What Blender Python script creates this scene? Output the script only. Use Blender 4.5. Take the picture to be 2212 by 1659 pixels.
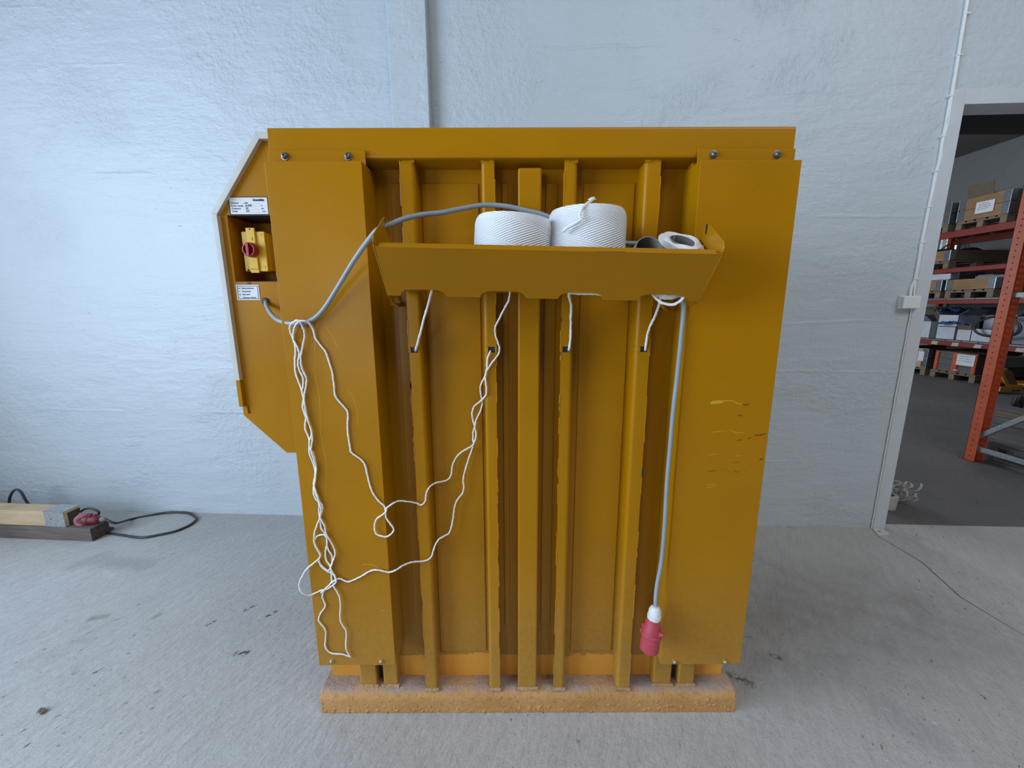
import bpy, bmesh, math, random
from mathutils import Vector, Matrix, noise as mnoise
random.seed(7)
SC = bpy.context.scene
for o in list(bpy.data.objects): bpy.data.objects.remove(o)
C = SC.collection
PI = math.pi

# ---------------------------------------------------------------- camera
FPX, CAMH, PITCH, ROLL = 868.0, 1.4, math.radians(10.9), math.radians(.165)
FW = Vector((0, math.cos(PITCH), -math.sin(PITCH)))
R0 = Vector((1, 0, 0)); U0 = Vector((0, math.sin(PITCH), math.cos(PITCH)))
RT = R0*math.cos(ROLL) - U0*math.sin(ROLL); UP = U0*math.cos(ROLL) + R0*math.sin(ROLL)
ORI = Vector((0, 0, CAMH))
cd = bpy.data.cameras.new('camera'); cam = bpy.data.objects.new('camera', cd); C.objects.link(cam)
cd.sensor_fit = 'HORIZONTAL'; cd.sensor_width = 36.0; cd.lens = FPX/2212*36.0
cd.clip_start = .02; cd.clip_end = 200
M3 = Matrix((RT, UP, -FW)).transposed()
cam.matrix_world = Matrix.Translation(ORI) @ M3.to_4x4()
SC.camera = cam
def ray(x, y): return FW + RT*((x-1106)/FPX) - UP*((y-829.5)/FPX)
def aY(x, y, Y): d = ray(x, y); return ORI + d*(Y/d.y)
def aZ(x, y, Z): d = ray(x, y); return ORI + d*((Z-CAMH)/d.z)
def aX(x, y, X): d = ray(x, y); return ORI + d*(X/d.x)

# ---------------------------------------------------------------- world, lamps, exposure
SC.view_settings.view_transform = 'Standard'; SC.view_settings.look = 'None'
SC.view_settings.gamma = 1; SC.view_settings.exposure = 0.0; SC.view_settings.use_curve_mapping = False
w = bpy.data.worlds.new('world'); SC.world = w; w.use_nodes = True
wn = w.node_tree.nodes; wl = w.node_tree.links; bg = wn['Background']
bg.inputs[0].default_value = (.74, .86, 1.0, 1); bg.inputs[1].default_value = 1.4
def area(name, loc, target, sx, sy, power, col):
    l = bpy.data.lights.new(name, 'AREA'); l.shape = 'RECTANGLE'; l.size = sx; l.size_y = sy; l.energy = power; l.color = col
    o = bpy.data.objects.new(name, l); C.objects.link(o); o.location = loc
    o.rotation_euler = (Vector(target)-Vector(loc)).to_track_quat('-Z', 'Y').to_euler(); return o
area('daylight_left_windows', (-3.95, -.9, 2.1), (3, -.3, 1.5), 3.4, 2.3, 238, (.60, .775, 1.0)).data.spread = math.radians(172)
area('daylight_rear_door', (-3.0, -5.7, 1.25), (-.4, 1.2, 1.2), 1.5, 2.3, 38, (1.0, .98, .95))
area('fill_ceiling', (2.9, -1.5, 4.86), (2.9, .5, 0), 4.2, 2.4, 90, (1.0, .985, .95))  # added fill lamp under the ceiling, brightens floor and back wall
area('fill_store_left', (1.2, 8.6, 2.3), (8.4, 7.2, 1.0), 3.6, 2.2, 230, (.82, .90, 1.0))  # added lamp inside the store, brightens the faces turned left
area('fill_store_ceiling', (6.4, 6.4, 4.45), (6.6, 6.4, 0), 1.6, 2.4, 26, (.85, .92, 1.0))  # added dim fill below the closed store ceiling

# ---------------------------------------------------------------- mesh helpers
def link(name, me, mat, parent=None, label=None, inv=None):
    o = bpy.data.objects.new(name, me); C.objects.link(o)
    if mat: me.materials.append(mat)
    if parent is not None:
        o.parent = parent
        if parent.get('_w'): o.matrix_parent_inverse = Matrix.Translation(-Vector(parent['_w']))
    if label: o['label'] = label
    return o
def area_normals(me, ang):
    """area weighted corner normals: flat faces stay flat beside their rounded edges"""
    me.polygons.foreach_set('use_smooth', [True]*len(me.polygons)); ct = math.cos(math.radians(ang))
    at = [[] for _ in me.vertices]; P = [(p.normal.copy(), p.area, p.vertices[:]) for p in me.polygons]
    for n, a, vs in P:
        for v in vs: at[v].append((n, a))
    out = []
    for n, a, vs in P:
        for v in vs:
            acc = Vector((0, 0, 0))
            for m_, b in at[v]:
                if m_.dot(n) > ct: acc += m_*b
            out.append(tuple(acc.normalized()) if acc.length > 1e-14 else tuple(n))
    me.normals_split_custom_set(out)
class MB:
    def __init__(s): s.v = []; s.f = []
    def add(s, vs, fs):
        n = len(s.v); s.v += [tuple(v) for v in vs]; s.f += [tuple(i+n for i in f) for f in fs]; return s
    def box(s, a, b, M=None):
        x0, y0, z0 = a; x1, y1, z1 = b
        if x0 > x1: x0, x1 = x1, x0
        if y0 > y1: y0, y1 = y1, y0
        if z0 > z1: z0, z1 = z1, z0
        vs = [Vector(p) for p in ((x0,y0,z0),(x1,y0,z0),(x1,y1,z0),(x0,y1,z0),(x0,y0,z1),(x1,y0,z1),(x1,y1,z1),(x0,y1,z1))]
        if M: vs = [M @ v for v in vs]
        return s.add(vs, [(0,3,2,1),(4,5,6,7),(0,1,5,4),(1,2,6,5),(2,3,7,6),(3,0,4,7)])
    def prism(s, poly, ax, a, b, M=None):
        # poly in the two axes left after ax, in order; ax in 'xyz'
        def pt(p, t):
            return Vector({'x': (t, p[0], p[1]), 'y': (p[0], t, p[1]), 'z': (p[0], p[1], t)}[ax])
        n = len(poly); ar = sum(poly[i][0]*poly[(i+1) % n][1]-poly[(i+1) % n][0]*poly[i][1] for i in range(n))
        pl = list(poly) if ar > 0 else list(poly)[::-1]
        if ax == 'y': pl = pl[::-1]
        if a > b: a, b = b, a
        vs = [pt(p, a) for p in pl]+[pt(p, b) for p in pl]
        if M: vs = [M @ v for v in vs]
        fs = [tuple(range(n))[::-1], tuple(range(n, 2*n))]+[(i, (i+1) % n, n+(i+1) % n, n+i) for i in range(n)]
        return s.add(vs, fs)
    def tube(s, pts, r, n=8, closed=False):
        pts = [Vector(p) for p in pts]; m = len(pts); rs = r if isinstance(r, (list, tuple)) else [r]*m
        rings = []; nrm = None
        for i in range(m):
            if closed: t = pts[(i+1) % m]-pts[i-1]
            else: t = pts[min(i+1, m-1)]-pts[max(i-1, 0)]
            if t.length < 1e-9: t = Vector((0, 0, 1))
            t.normalize()
            if nrm is None:
                nrm = t.orthogonal().normalized()
            else:
                nrm = nrm-t*nrm.dot(t)
                nrm = nrm.normalized() if nrm.length > 1e-6 else t.orthogonal().normalized()
            bn = t.cross(nrm)
            rings.append([pts[i]+(nrm*math.cos(2*PI*k/n)+bn*math.sin(2*PI*k/n))*rs[i] for k in range(n)])
        vs = [v for rg in rings for v in rg]; fs = []
        for i in range(m if closed else m-1):
            j = (i+1) % m
            for k in range(n): fs.append((i*n+k, i*n+(k+1) % n, j*n+(k+1) % n, j*n+k))
        if not closed: fs += [tuple(range(n))[::-1], tuple(range((m-1)*n, m*n))]
        return s.add(vs, fs)
    def lathe(s, prof, n=24, M=None):
        # prof: (r, z) pairs round local Z
        vs = []; fs = []
        for r, z in prof:
            for k in range(n): vs.append(Vector((r*math.cos(2*PI*k/n), r*math.sin(2*PI*k/n), z)))
        for i in range(len(prof)-1):
            for k in range(n): fs.append((i*n+k, i*n+(k+1) % n, (i+1)*n+(k+1) % n, (i+1)*n+k))
        if prof[0][0] > 1e-6: fs.append(tuple(range(n))[::-1])
        if prof[-1][0] > 1e-6: fs.append(tuple(range((len(prof)-1)*n, len(prof)*n)))
        if M: vs = [M @ v for v in vs]
        return s.add(vs, fs)
    def mesh(s, name, bevel=0, seg=2, ang=35, smooth=True):
        me = bpy.data.meshes.new(name); me.from_pydata(s.v, [], s.f); me.update()
        bm = bmesh.new(); bm.from_mesh(me)
        if bevel:
            es = [e for e in bm.edges if len(e.link_faces) == 2 and e.calc_face_angle(0) > math.radians(30)]
            bmesh.ops.bevel(bm, geom=es, offset=bevel, segments=seg, affect='EDGES', profile=.5, clamp_overlap=True)
        bmesh.ops.recalc_face_normals(bm, faces=bm.faces)
        bm.to_mesh(me); bm.free()
        if smooth:
            area_normals(me, max(ang, 48))
        return me
    def build(s, name, mat, parent=None, bevel=0, seg=2, label=None, ang=35):
        return link(name, s.mesh(name, bevel, seg, ang), mat, parent, label)
def thing(name, label, cat, loc=(0, 0, 0), rz=0, group=None, world=True):
    o = bpy.data.objects.new(name, None); C.objects.link(o); o.location = loc; o.rotation_euler = (0, 0, rz)
    o.empty_display_size = .05
    o['label'] = label; o['category'] = cat
    if group: o['group'] = group
    if world and rz == 0: o['_w'] = tuple(loc)
    return o
def tag(o, label, cat, group=None):
    o['label'] = label; o['category'] = cat
    if group: o['group'] = group
    return o
def struct(o): o['kind'] = 'structure'; return o
def dup(root, loc, rz=None, label=None):
    r = root.copy(); C.objects.link(r); r.location = loc
    if rz is not None: r.rotation_euler = (0, 0, rz)
    if label: r['label'] = label
    for ch in list(root.children):
        c = ch.copy(); C.objects.link(c); c.parent = r
        for g in list(ch.children):
            d = g.copy(); C.objects.link(d); d.parent = c
    return r
def spline(pts, k=6):
    P = [Vector(p) for p in pts]; out = []
    for i in range(len(P)-1):
        a = P[max(i-1, 0)]; b = P[i]; c = P[i+1]; d = P[min(i+2, len(P)-1)]
        for j in range(k):
            t = j/k
            out.append(.5*((2*b)+(c-a)*t+(2*a-5*b+4*c-d)*t*t+(3*b-a-3*c+d)*t**3))
    return out+[P[-1]]
def text_mesh(body, size, name='lettering', align='LEFT', shear=0, bold=0):
    cu = bpy.data.curves.new(name, 'FONT'); cu.body = body; cu.size = size; cu.extrude = .0002; cu.align_x = align
    cu.shear = shear; cu.offset = bold
    o = bpy.data.objects.new('tmp', cu); C.objects.link(o)
    dg = bpy.context.evaluated_depsgraph_get(); me = bpy.data.meshes.new_from_object(o.evaluated_get(dg))
    bpy.data.objects.remove(o); me.name = name; me.materials.clear(); return me
def texts(items, M, name, mat, parent, label=None):
    """items: (text, x, z, size, align, shear, bold) on a plate whose local frame is M (x right, y up, z out)"""
    bm = bmesh.new()
    for body, x, y, size, al, sh, bo in items:
        me = text_mesh(body, size, name, al, sh, bo); me.transform(M @ Matrix.Translation((x, y, .0003))); bm.from_mesh(me)
    me = bpy.data.meshes.new(name); bm.to_mesh(me); bm.free()
    return link(name, me, mat, parent, label)

# ---------------------------------------------------------------- material helpers
class NT:
    def __init__(s, name):
        s.m = bpy.data.materials.new(name); s.m.use_nodes = True; s.t = s.m.node_tree; s.n = s.t.nodes; s.l = s.t.links
        s.b = s.n['Principled BSDF']; s.tc = s.n.new('ShaderNodeTexCoord'); s.geo = None
    def new(s, t, **k):
        n = s.n.new(t)
        for a, v in k.items(): setattr(n, a, v)
        return n
    def set(s, sock, v):
        if isinstance(v, bpy.types.NodeSocket): s.l.new(v, sock)
        else: sock.default_value = v
    def math(s, op, a, b=0, c=None, clamp=False):
        n = s.new('ShaderNodeMath', operation=op, use_clamp=clamp); s.set(n.inputs[0], a); s.set(n.inputs[1], b)
        if c is not None: s.set(n.inputs[2], c)
        return n.outputs[0]
    def vm(s, op, a, b=(0, 0, 0)):
        n = s.new('ShaderNodeVectorMath', operation=op); s.set(n.inputs[0], a)
        if op == 'SCALE': s.set(n.inputs['Scale'], b)
        else: s.set(n.inputs[1], b)
        return n.outputs['Value'] if op in ('DOT_PRODUCT', 'LENGTH', 'DISTANCE') else n.outputs[0]
    def mapping(s, scale=(1, 1, 1), rot=(0, 0, 0), loc=(0, 0, 0), src=None):
        n = s.new('ShaderNodeMapping'); s.set(n.inputs[0], src or s.tc.outputs['Object'])
        n.inputs['Scale'].default_value = scale; n.inputs['Rotation'].default_value = rot; n.inputs['Location'].default_value = loc
        return n.outputs[0]
    def noise(s, scale, detail=4, rough=.55, vec=None, dist=0):
        n = s.new('ShaderNodeTexNoise'); s.set(n.inputs['Vector'], vec or s.tc.outputs['Object'])
        n.inputs['Scale'].default_value = scale; n.inputs['Detail'].default_value = detail; n.inputs['Roughness'].default_value = rough
        n.inputs['Distortion'].default_value = dist
        return n.outputs[0]
    def ramp(s, v, stops):
        n = s.new('ShaderNodeValToRGB'); s.set(n.inputs[0], v); e = n.color_ramp.elements
        while len(e) < len(stops): e.new(.5)
        for i, (p, c) in enumerate(stops):
            e[i].position = p; e[i].color = (c, c, c, 1) if isinstance(c, (int, float)) else (*c, 1)
        return n.outputs[0]
    def step(s, v, a, b):
        n = s.new('ShaderNodeMapRange', interpolation_type='SMOOTHSTEP'); s.set(n.inputs[0], v)
        n.inputs[1].default_value = a; n.inputs[2].default_value = b; return n.outputs[0]
    def mix(s, f, a, b, mode='MIX'):
        n = s.new('ShaderNodeMix', data_type='RGBA', blend_type=mode); s.set(n.inputs[0], f)
        for i, v in ((6, a), (7, b)):
            if isinstance(v, tuple) and len(v) == 3: v = (*v, 1)
            s.set(n.inputs[i], v)
        return n.outputs[2]
    def xyz(s, v=None):
        n = s.new('ShaderNodeSeparateXYZ'); s.set(n.inputs[0], v or s.tc.outputs['Object']); return n.outputs
    def bump(s, h, strength=.3, dist=.01, prev=None):
        n = s.new('ShaderNodeBump'); s.set(n.inputs['Height'], h); n.inputs['Strength'].default_value = strength
        n.inputs['Distance'].default_value = dist
        if prev: s.l.new(prev, n.inputs['Normal'])
        s.l.new(n.outputs[0], s.b.inputs['Normal']); return n.outputs[0]
    def seg(s, p, a, b, wd, soft=.3):
        """1 near the segment a-b (3D), 0 away from it"""
        a = Vector(a); b = Vector(b); ba = b-a
        pa = s.vm('SUBTRACT', p, tuple(a))
        h = s.math('MULTIPLY', s.vm('DOT_PRODUCT', pa, tuple(ba)), 1/max(ba.length_squared, 1e-9), clamp=True)
        n = s.new('ShaderNodeVectorMath', operation='SCALE'); n.inputs[0].default_value = tuple(ba); s.l.new(h, n.inputs['Scale'])
        d = s.vm('LENGTH', s.vm('SUBTRACT', pa, n.outputs[0]))
        return s.math('SUBTRACT', 1, s.step(d, wd*(1-soft), wd*(1+soft)))
    def poly(s, p, pts, wd):
        r = None
        for a, b in zip(pts[:-1], pts[1:]):
            m = s.seg(p, a, b, wd); r = m if r is None else s.math('MAXIMUM', r, m)
        return r
    def any(s, ms):
        r = None
        for m in ms: r = m if r is None else s.math('MAXIMUM', r, m)
        return r
    def fin(s, color, rough=.5, metal=0, spec=None):
        if isinstance(color, tuple) and len(color) == 3: color = (*color, 1)
        s.set(s.b.inputs['Base Color'], color); s.set(s.b.inputs['Roughness'], rough); s.set(s.b.inputs['Metallic'], metal)
        if spec is not None: s.b.inputs['Specular IOR Level'].default_value = spec
        return s.m
def plain(name, col, rough=.5, metal=0, var=.12, sc=25, bump=0, bsc=200, spec=None):
    t = NT(name); n = t.noise(sc, 5)
    c = t.mix(t.ramp(n, [(.3, 0), (.7, 1)]), tuple(x*(1-var) for x in col), tuple(min(1, x*(1+var)) for x in col))
    if bump: t.bump(t.noise(bsc, 3), bump, .002)
    return t.fin(c, rough, metal, spec)
def wood(name, ca, cb, axis='x', rough=.75, sc=1.0, knots=True):
    t = NT(name); oi = t.new('ShaderNodeObjectInfo')
    off = t.vm('ADD', t.tc.outputs['Object'], (0, 0, 0)); n = t.new('ShaderNodeCombineXYZ')
    t.l.new(t.math('MULTIPLY', oi.outputs['Random'], 37), n.inputs[0]); t.l.new(t.math('MULTIPLY', oi.outputs['Random'], 11), n.inputs[1])
    off = t.vm('ADD', t.tc.outputs['Object'], n.outputs[0])
    s = {'x': (3, 45, 45), 'y': (45, 3, 45), 'z': (45, 45, 3)}[axis]
    g = t.noise(1.0*sc, 6, .6, t.mapping(s, src=off)); b = t.noise(4*sc, 3, .5, off)
    c = t.mix(t.ramp(g, [(.32, 0), (.68, 1)]), ca, cb)
    c = t.mix(t.math('MULTIPLY', t.ramp(b, [(.45, 0), (.8, 1)]), .5), c, tuple(x*.55 for x in ca))
    c = t.mix(t.math('MULTIPLY_ADD', oi.outputs['Random'], .5, -.1, clamp=True), c, tuple(x*.6 for x in cb))
    t.bump(g, .25, .003); return t.fin(c, rough)

YEL = (.40, .172, .001)
def yellow(name, scratches=None, darks=None, paint_z=None, rough=.31, col=YEL, dirt=True):
    t = NT(name); P = t.tc.outputs['Object']
    n = t.noise(3.0, 4); c = t.mix(t.ramp(n, [(.3, 0), (.7, 1)]), tuple(x*.93 for x in col), tuple(x*1.05 for x in col))
    sp = t.noise(160, 2, .5); c = t.mix(t.math('MULTIPLY', t.step(sp, .70, .78), .5), c, (.12, .055, .012))
    rg = t.math('MULTIPLY_ADD', t.noise(9, 5, .6), .22, rough-.11)
    if dirt:
        z = t.xyz()[2]; low = t.math('SUBTRACT', 1, t.step(z, .05, .75))
        f = t.math('MULTIPLY', low, t.ramp(t.noise(60, 5, .7), [(.30, .12), (.72, .60)])); c = t.mix(f, c, (.44, .28, .10))
    if paint_z:
        z = t.math('ADD', t.xyz()[2], t.math('MULTIPLY', t.math('SUBTRACT', t.noise(14, 6, .7), .5), .06))
        f = t.math('SUBTRACT', 1, t.step(z, paint_z-.002, paint_z+.002))
        c = t.mix(f, c, t.mix(t.noise(30, 5), (.66, .28, .03), (.72, .34, .06))); rg = t.math('MULTIPLY_ADD', f, .2, rg)
    pj = t.vm('ADD', P, t.vm('SCALE', t.vm('SUBTRACT', t.new('ShaderNodeTexNoise').outputs[1], (.5, .5, .5)), .004))
    if scratches:
        m = t.any([t.poly(pj, pl, wd) for pl, wd in scratches]); c = t.mix(t.math('MULTIPLY', m, .6), c, (.72, .42, .05))
    if darks:
        m = t.any([t.poly(pj, pl, wd) for pl, wd in darks]); c = t.mix(t.math('MULTIPLY', m, .85), c, (.06, .035, .015))
    t.bump(t.noise(420, 2), .05, .001)
    t.b.inputs['Specular IOR Level'].default_value = .17; t.b.inputs['Coat Weight'].default_value = .06; t.b.inputs['Coat Roughness'].default_value = .15
    return t.fin(c, rg)

def mat_base():
    t = NT('base_paint'); n = t.noise(7, 5)
    c = t.mix(t.ramp(n, [(.3, 0), (.7, 1)]), (.50, .25, .07), (.60, .32, .115))
    chip = t.step(t.noise(55, 6, .65), .56, .62); c = t.mix(t.math('MULTIPLY', chip, .45), c, (.36, .18, .05))
    spk = t.step(t.noise(120, 3), .66, .72); c = t.mix(t.math('MULTIPLY', spk, .5), c, (.16, .09, .04))
    g = t.new('ShaderNodeNewGeometry'); nz = t.xyz(g.outputs['Normal'])[2]
    d = t.math('MULTIPLY', t.step(nz, .55, .95), t.ramp(t.noise(9, 6, .65), [(.36, .25), (.6, .92)]))
    c = t.mix(d, c, t.mix(t.noise(50, 4), (.26, .21, .21), (.40, .33, .31)))
    b1 = t.bump(t.noise(70, 6, .65), .55, .012); t.bump(chip, .35, .004, b1)
    return t.fin(c, .72)
def mat_wall(name='wall_paint', col=(.525, .575, .61)):
    t = NT(name); P = t.tc.outputs['Object']
    n = t.noise(1.2, 5); c = t.mix(t.ramp(n, [(.3, 0), (.7, 1)]), tuple(x*.95 for x in col), col)
    st = t.noise(1.0, 5, .6, t.mapping((1.2, 1.2, 9))); c = t.mix(t.math('MULTIPLY', t.step(st, .58, .74), .10), c, tuple(x*.7 for x in col))
    pit = t.step(t.noise(38, 4, .6, t.mapping((1, 1, 1.6))), .70, .76)
    area_ = t.step(t.noise(1.7, 3), .48, .64)
    c = t.mix(t.math('MULTIPLY', t.math('MULTIPLY', pit, area_), .75), c, (.24, .25, .26))
    z = t.xyz()[2]
    zz = t.math('ADD', z, t.math('MULTIPLY', t.math('SUBTRACT', t.noise(2.2, 5, .6), .5), .05))
    fr = t.math('FRACT', t.math('MULTIPLY', zz, 1/.29))
    ridge = t.math('SUBTRACT', 1, t.step(t.math('ABSOLUTE', t.math('SUBTRACT', fr, .5)), .0, .05))
    brd = t.math('FLOOR', t.math('MULTIPLY', zz, 1/.29))
    cv = t.new('ShaderNodeTexWhiteNoise', noise_dimensions='1D'); t.l.new(brd, cv.inputs['W'])
    gate = t.step(t.noise(1.1, 4, .6, t.mapping((1, 1, 3))), .54, .64)
    b = t.bump(t.math('MULTIPLY', ridge, gate), .28, .010)
    b = t.bump(cv.outputs[0], .20, .008, b)
    b = t.bump(t.noise(1.0, 6, .62, t.mapping((2.5, 2.5, 9))), .42, .030, b)
    b = t.bump(t.math('MULTIPLY', t.noise(30, 6, .6), t.math('MULTIPLY_ADD', area_, .7, .3)), .62, .018, b)
    b = t.bump(pit, .6, .006, b)
    return t.fin(c, .42)
def floor_pts(pts): return [tuple(aZ(x, y, 0)) for x, y in pts]
def mat_floor(name, ca, cb, marks=True):
    t = NT(name); P = t.tc.outputs['Object']
    rotv = t.mapping((1, 1, 1), (0, 0, math.radians(-58)))
    n = t.noise(.9, 6, .6); c = t.mix(t.ramp(n, [(.32, 0), (.68, 1)]), ca, cb)
    br = t.noise(1, 6, .65, t.mapping((7, 30, 1), src=rotv)); c = t.mix(t.math('MULTIPLY', t.ramp(br, [(.4, 0), (.7, 1)]), .34), c, tuple(x*.72 for x in ca))
    blot = t.step(t.noise(2.3, 5, .6), .60, .74); c = t.mix(t.math('MULTIPLY', blot, .45), c, tuple(x*.55 for x in ca))
    spk = t.math('MULTIPLY', t.step(t.noise(48, 3, .55, t.mapping((.5, 1, 1), src=rotv)), .66, .70), t.step(t.noise(1.4, 3), .44, .60))
    c = t.mix(t.math('MULTIPLY', spk, .85), c, (.035, .03, .028))
    gr = t.noise(190, 3, .6); c = t.mix(t.math('MULTIPLY', t.ramp(gr, [(.35, 1), (.55, 0)]), .22), c, tuple(x*.5 for x in ca))
    pw = t.vm('ADD', P, t.vm('SCALE', t.vm('SUBTRACT', t.new('ShaderNodeTexNoise').outputs[1], (.5, .5, .5)), .02))
    if marks:
        nz = t.new('ShaderNodeTexNoise'); nz.inputs['Scale'].default_value = 5; nz.inputs['Detail'].default_value = 6
        pd = t.vm('ADD', P, t.vm('SCALE', t.vm('SUBTRACT', nz.outputs[1], (.5, .5, .5)), .16))
        wet = t.any([t.seg(pd, *floor_pts([(150, 1228), (205, 1208)]), .05, .6), t.seg(pd, *floor_pts([(190, 1215), (310, 1222)]), .05, .7)])
        c = t.mix(t.math('MULTIPLY', wet, .45), c, tuple(x*.62 for x in ca))
        sm = t.any([t.seg(pd, *floor_pts([(132, 1287), (172, 1275)]), .014, .6), t.seg(pd, *floor_pts([(200, 1332), (232, 1326)]), .02, .7), t.seg(pd, *floor_pts([(335, 1328), (345, 1322)]), .014, .6)])
        c = t.mix(t.math('MULTIPLY', sm, .6), c, (.17, .13, .10))
        dk = t.any([t.seg(pd, *floor_pts([(506, 1409), (530, 1407)]), .011, .7), t.seg(pd, *floor_pts([(318, 1357), (326, 1355)]), .007, .5),
                    t.seg(pd, *floor_pts([(442, 1347), (460, 1338)]), .006, .5), t.seg(pd, *floor_pts([(525, 1318), (548, 1307)]), .006, .7),
                    t.seg(pd, *floor_pts([(575, 1330), (592, 1322)]), .008, .7), t.seg(pd, *floor_pts([(155, 1452), (162, 1450)]), .009, .7),
                    t.seg(pd, *floor_pts([(40, 1526), (43, 1525)]), .006, .5), t.seg(pd, *floor_pts([(1704, 1344), (1714, 1344)]), .007, .6),
                    t.seg(pd, *floor_pts([(1675, 1415), (1690, 1420)]), .010, .8), t.seg(pd, *floor_pts([(1610, 1374), (1640, 1378)]), .006, .8),
                    t.seg(pd, *floor_pts([(1590, 1460), (1632, 1476)]), .014, .9), t.seg(pd, *floor_pts([(1752, 1404), (1756, 1405)]), .007, .5)])
        c = t.mix(t.math('MULTIPLY', t.math('MULTIPLY', dk, t.step(t.noise(70, 4), .40, .56)), .95), c, (.05, .035, .028))
        dirt = t.any([t.seg(pd, *floor_pts([(1640, 1330), (1980, 1330)]), .30, .9), t.seg(pd, *floor_pts([(1620, 1420), (1760, 1400)]), .16, .9)])  # floor dirt, strengthened to paint in the shade right of the press
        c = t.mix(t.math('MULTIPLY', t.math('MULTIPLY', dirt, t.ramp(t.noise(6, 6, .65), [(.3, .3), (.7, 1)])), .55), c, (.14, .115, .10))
        bl = t.seg(pd, *floor_pts([(1915, 1525), (1990, 1580)]), .06, .9); c = t.mix(t.math('MULTIPLY', bl, .25), c, (.13, .14, .15))
        crack = t.any([t.poly(pw, floor_pts([(1897, 1158), (1990, 1213), (2075, 1290), (2212, 1373)]), .0035), t.poly(pw, floor_pts([(-60, 1290), (40, 1240), (75, 1215), (125, 1203), (150, 1185)]), .0025)])
        c = t.mix(t.math('MULTIPLY', crack, .75), c, (.05, .048, .045))
        chalk = t.step(t.noise(26, 4), .69, .73); c = t.mix(t.math('MULTIPLY', chalk, .35), c, (.72, .73, .75))
    b = t.bump(br, .45, .014); b = t.bump(t.noise(45, 6, .62, t.mapping((.6, 1.2, 1), src=rotv)), .6, .011, b)
    if marks: b = t.bump(t.math('SUBTRACT', 1, crack), .6, .01, b)
    return t.fin(c, t.math('MULTIPLY_ADD', n, .2, .52))
def mat_twine(name, col):
    t = NT(name); x, y, z = t.xyz()
    a = t.math('ARCTAN2', y, x)
    l1 = t.math('SINE', t.math('MULTIPLY_ADD', a, 34, t.math('MULTIPLY', z, 1250)))
    l2 = t.math('SINE', t.math('MULTIPLY_ADD', a, -40, t.math('MULTIPLY', z, 1200)))
    sel = t.step(t.math('SINE', t.math('MULTIPLY_ADD', a, 2.0, t.math('MULTIPLY', z, 60))), -.05, .05)
    h = t.math('ADD', t.math('MULTIPLY', l1, sel), t.math('MULTIPLY', l2, t.math('SUBTRACT', 1, sel)))
    b = t.bump(h, .55, .002); t.bump(t.noise(40, 4), .25, .004, b)
    c = t.mix(t.math('MULTIPLY_ADD', h, .22, .5, clamp=True), tuple(v*.88 for v in col), col)
    return t.fin(c, .35)
def lam(n): return plain(*n)

M = {}
M['yellow'] = yellow('yellow_paint'); M['panel'] = yellow('yellow_panel_paint', paint_z=.172)
def C3(pts): return [tuple(aY(x, y, 1.13)) for x, y in pts]
M['cover_right'] = yellow('yellow_cover_paint_right',
    scratches=[(C3([(1535, 868), (1556, 866), (1583, 865), (1594, 872), (1605, 873)]), .0014), (C3([(1536, 870), (1560, 868)]), .0035), (C3([(1534, 873), (1560, 870)]), .0014),
               (C3([(1540, 934), (1580, 929), (1590, 935), (1608, 934)]), .0007), (C3([(1532, 983), (1558, 979)]), .0006), (C3([(1528, 1048), (1550, 1045)]), .0008), (C3([(1526, 1054), (1547, 1050)]), .0008), (C3([(1586, 985), (1600, 985)]), .0006)],
    darks=[(C3([(1604, 873), (1612, 875), (1617, 874)]), .0016), (C3([(1596, 896), (1602, 898)]), .0018), (C3([(1532, 874), (1537, 865)]), .0009), (C3([(1529, 1019), (1562, 1014), (1572, 1019), (1577, 1020)]), .0009),
           (C3([(1586, 1016), (1590, 1020), (1595, 1020)]), .0009), (C3([(1630, 940), (1642, 940), (1653, 937)]), .0016), (C3([(1617, 948), (1620, 946)]), .0018), (C3([(1642, 993), (1647, 992)]), .0020), (C3([(1592, 952), (1603, 950)]), .0010), (C3([(1570, 996), (1582, 1000), (1598, 999)]), .0007)])
M['cover_left'] = yellow('yellow_cover_paint_left',
    scratches=[(C3([(702, 703), (722, 735), (735, 765), (738, 790), (741, 830), (763, 857), (772, 890), (773, 920)]), .0005), (C3([(782, 1219), (805, 1219), (817, 1227)]), .0010), (C3([(824, 1319), (831, 1319)]), .0010), (C3([(680, 730), (678, 800), (690, 860), (693, 940), (705, 1000), (702, 1080)]), .0005)],
    darks=[(C3([(840, 1200), (841, 1202)]), .001)])
M['tray'] = yellow('yellow_tray_paint', dirt=False,
    scratches=[([tuple(aY(x, y, .99)) for x, y in [(820, 583), (860, 586), (910, 586), (960, 580), (990, 577)]], .0007)],
    darks=[([tuple(aY(x, y, .935)) for x, y in [(1284, 541), (1310, 542), (1350, 543)]], .0018), ([tuple(aY(x, y, .935)) for x, y in [(804, 525), (818, 526)]], .002), ([tuple(aY(x, y, .935)) for x, y in [(1536, 544), (1562, 546)]], .0018)])
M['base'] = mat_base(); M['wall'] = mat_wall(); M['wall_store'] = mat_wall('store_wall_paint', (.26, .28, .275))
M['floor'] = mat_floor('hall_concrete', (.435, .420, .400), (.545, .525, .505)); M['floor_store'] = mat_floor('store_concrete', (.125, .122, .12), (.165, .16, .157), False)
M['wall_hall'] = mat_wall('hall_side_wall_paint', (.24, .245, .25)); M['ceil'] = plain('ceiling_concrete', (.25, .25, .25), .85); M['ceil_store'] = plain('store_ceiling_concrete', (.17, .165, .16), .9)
M['trim'] = plain('grey_steel_paint', (.56, .585, .615), .38, 0, .04, 12, .06)
M['white_sheet'] = plain('offwhite_sheet_paint', (.52, .52, .485), .4, 0, .05, 20)
M['white_plastic'] = plain('white_plastic', (.74, .75, .74), .4, 0, .04); M['white'] = plain('white_paper', (.74, .77, .82), .7, 0, .04)
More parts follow.
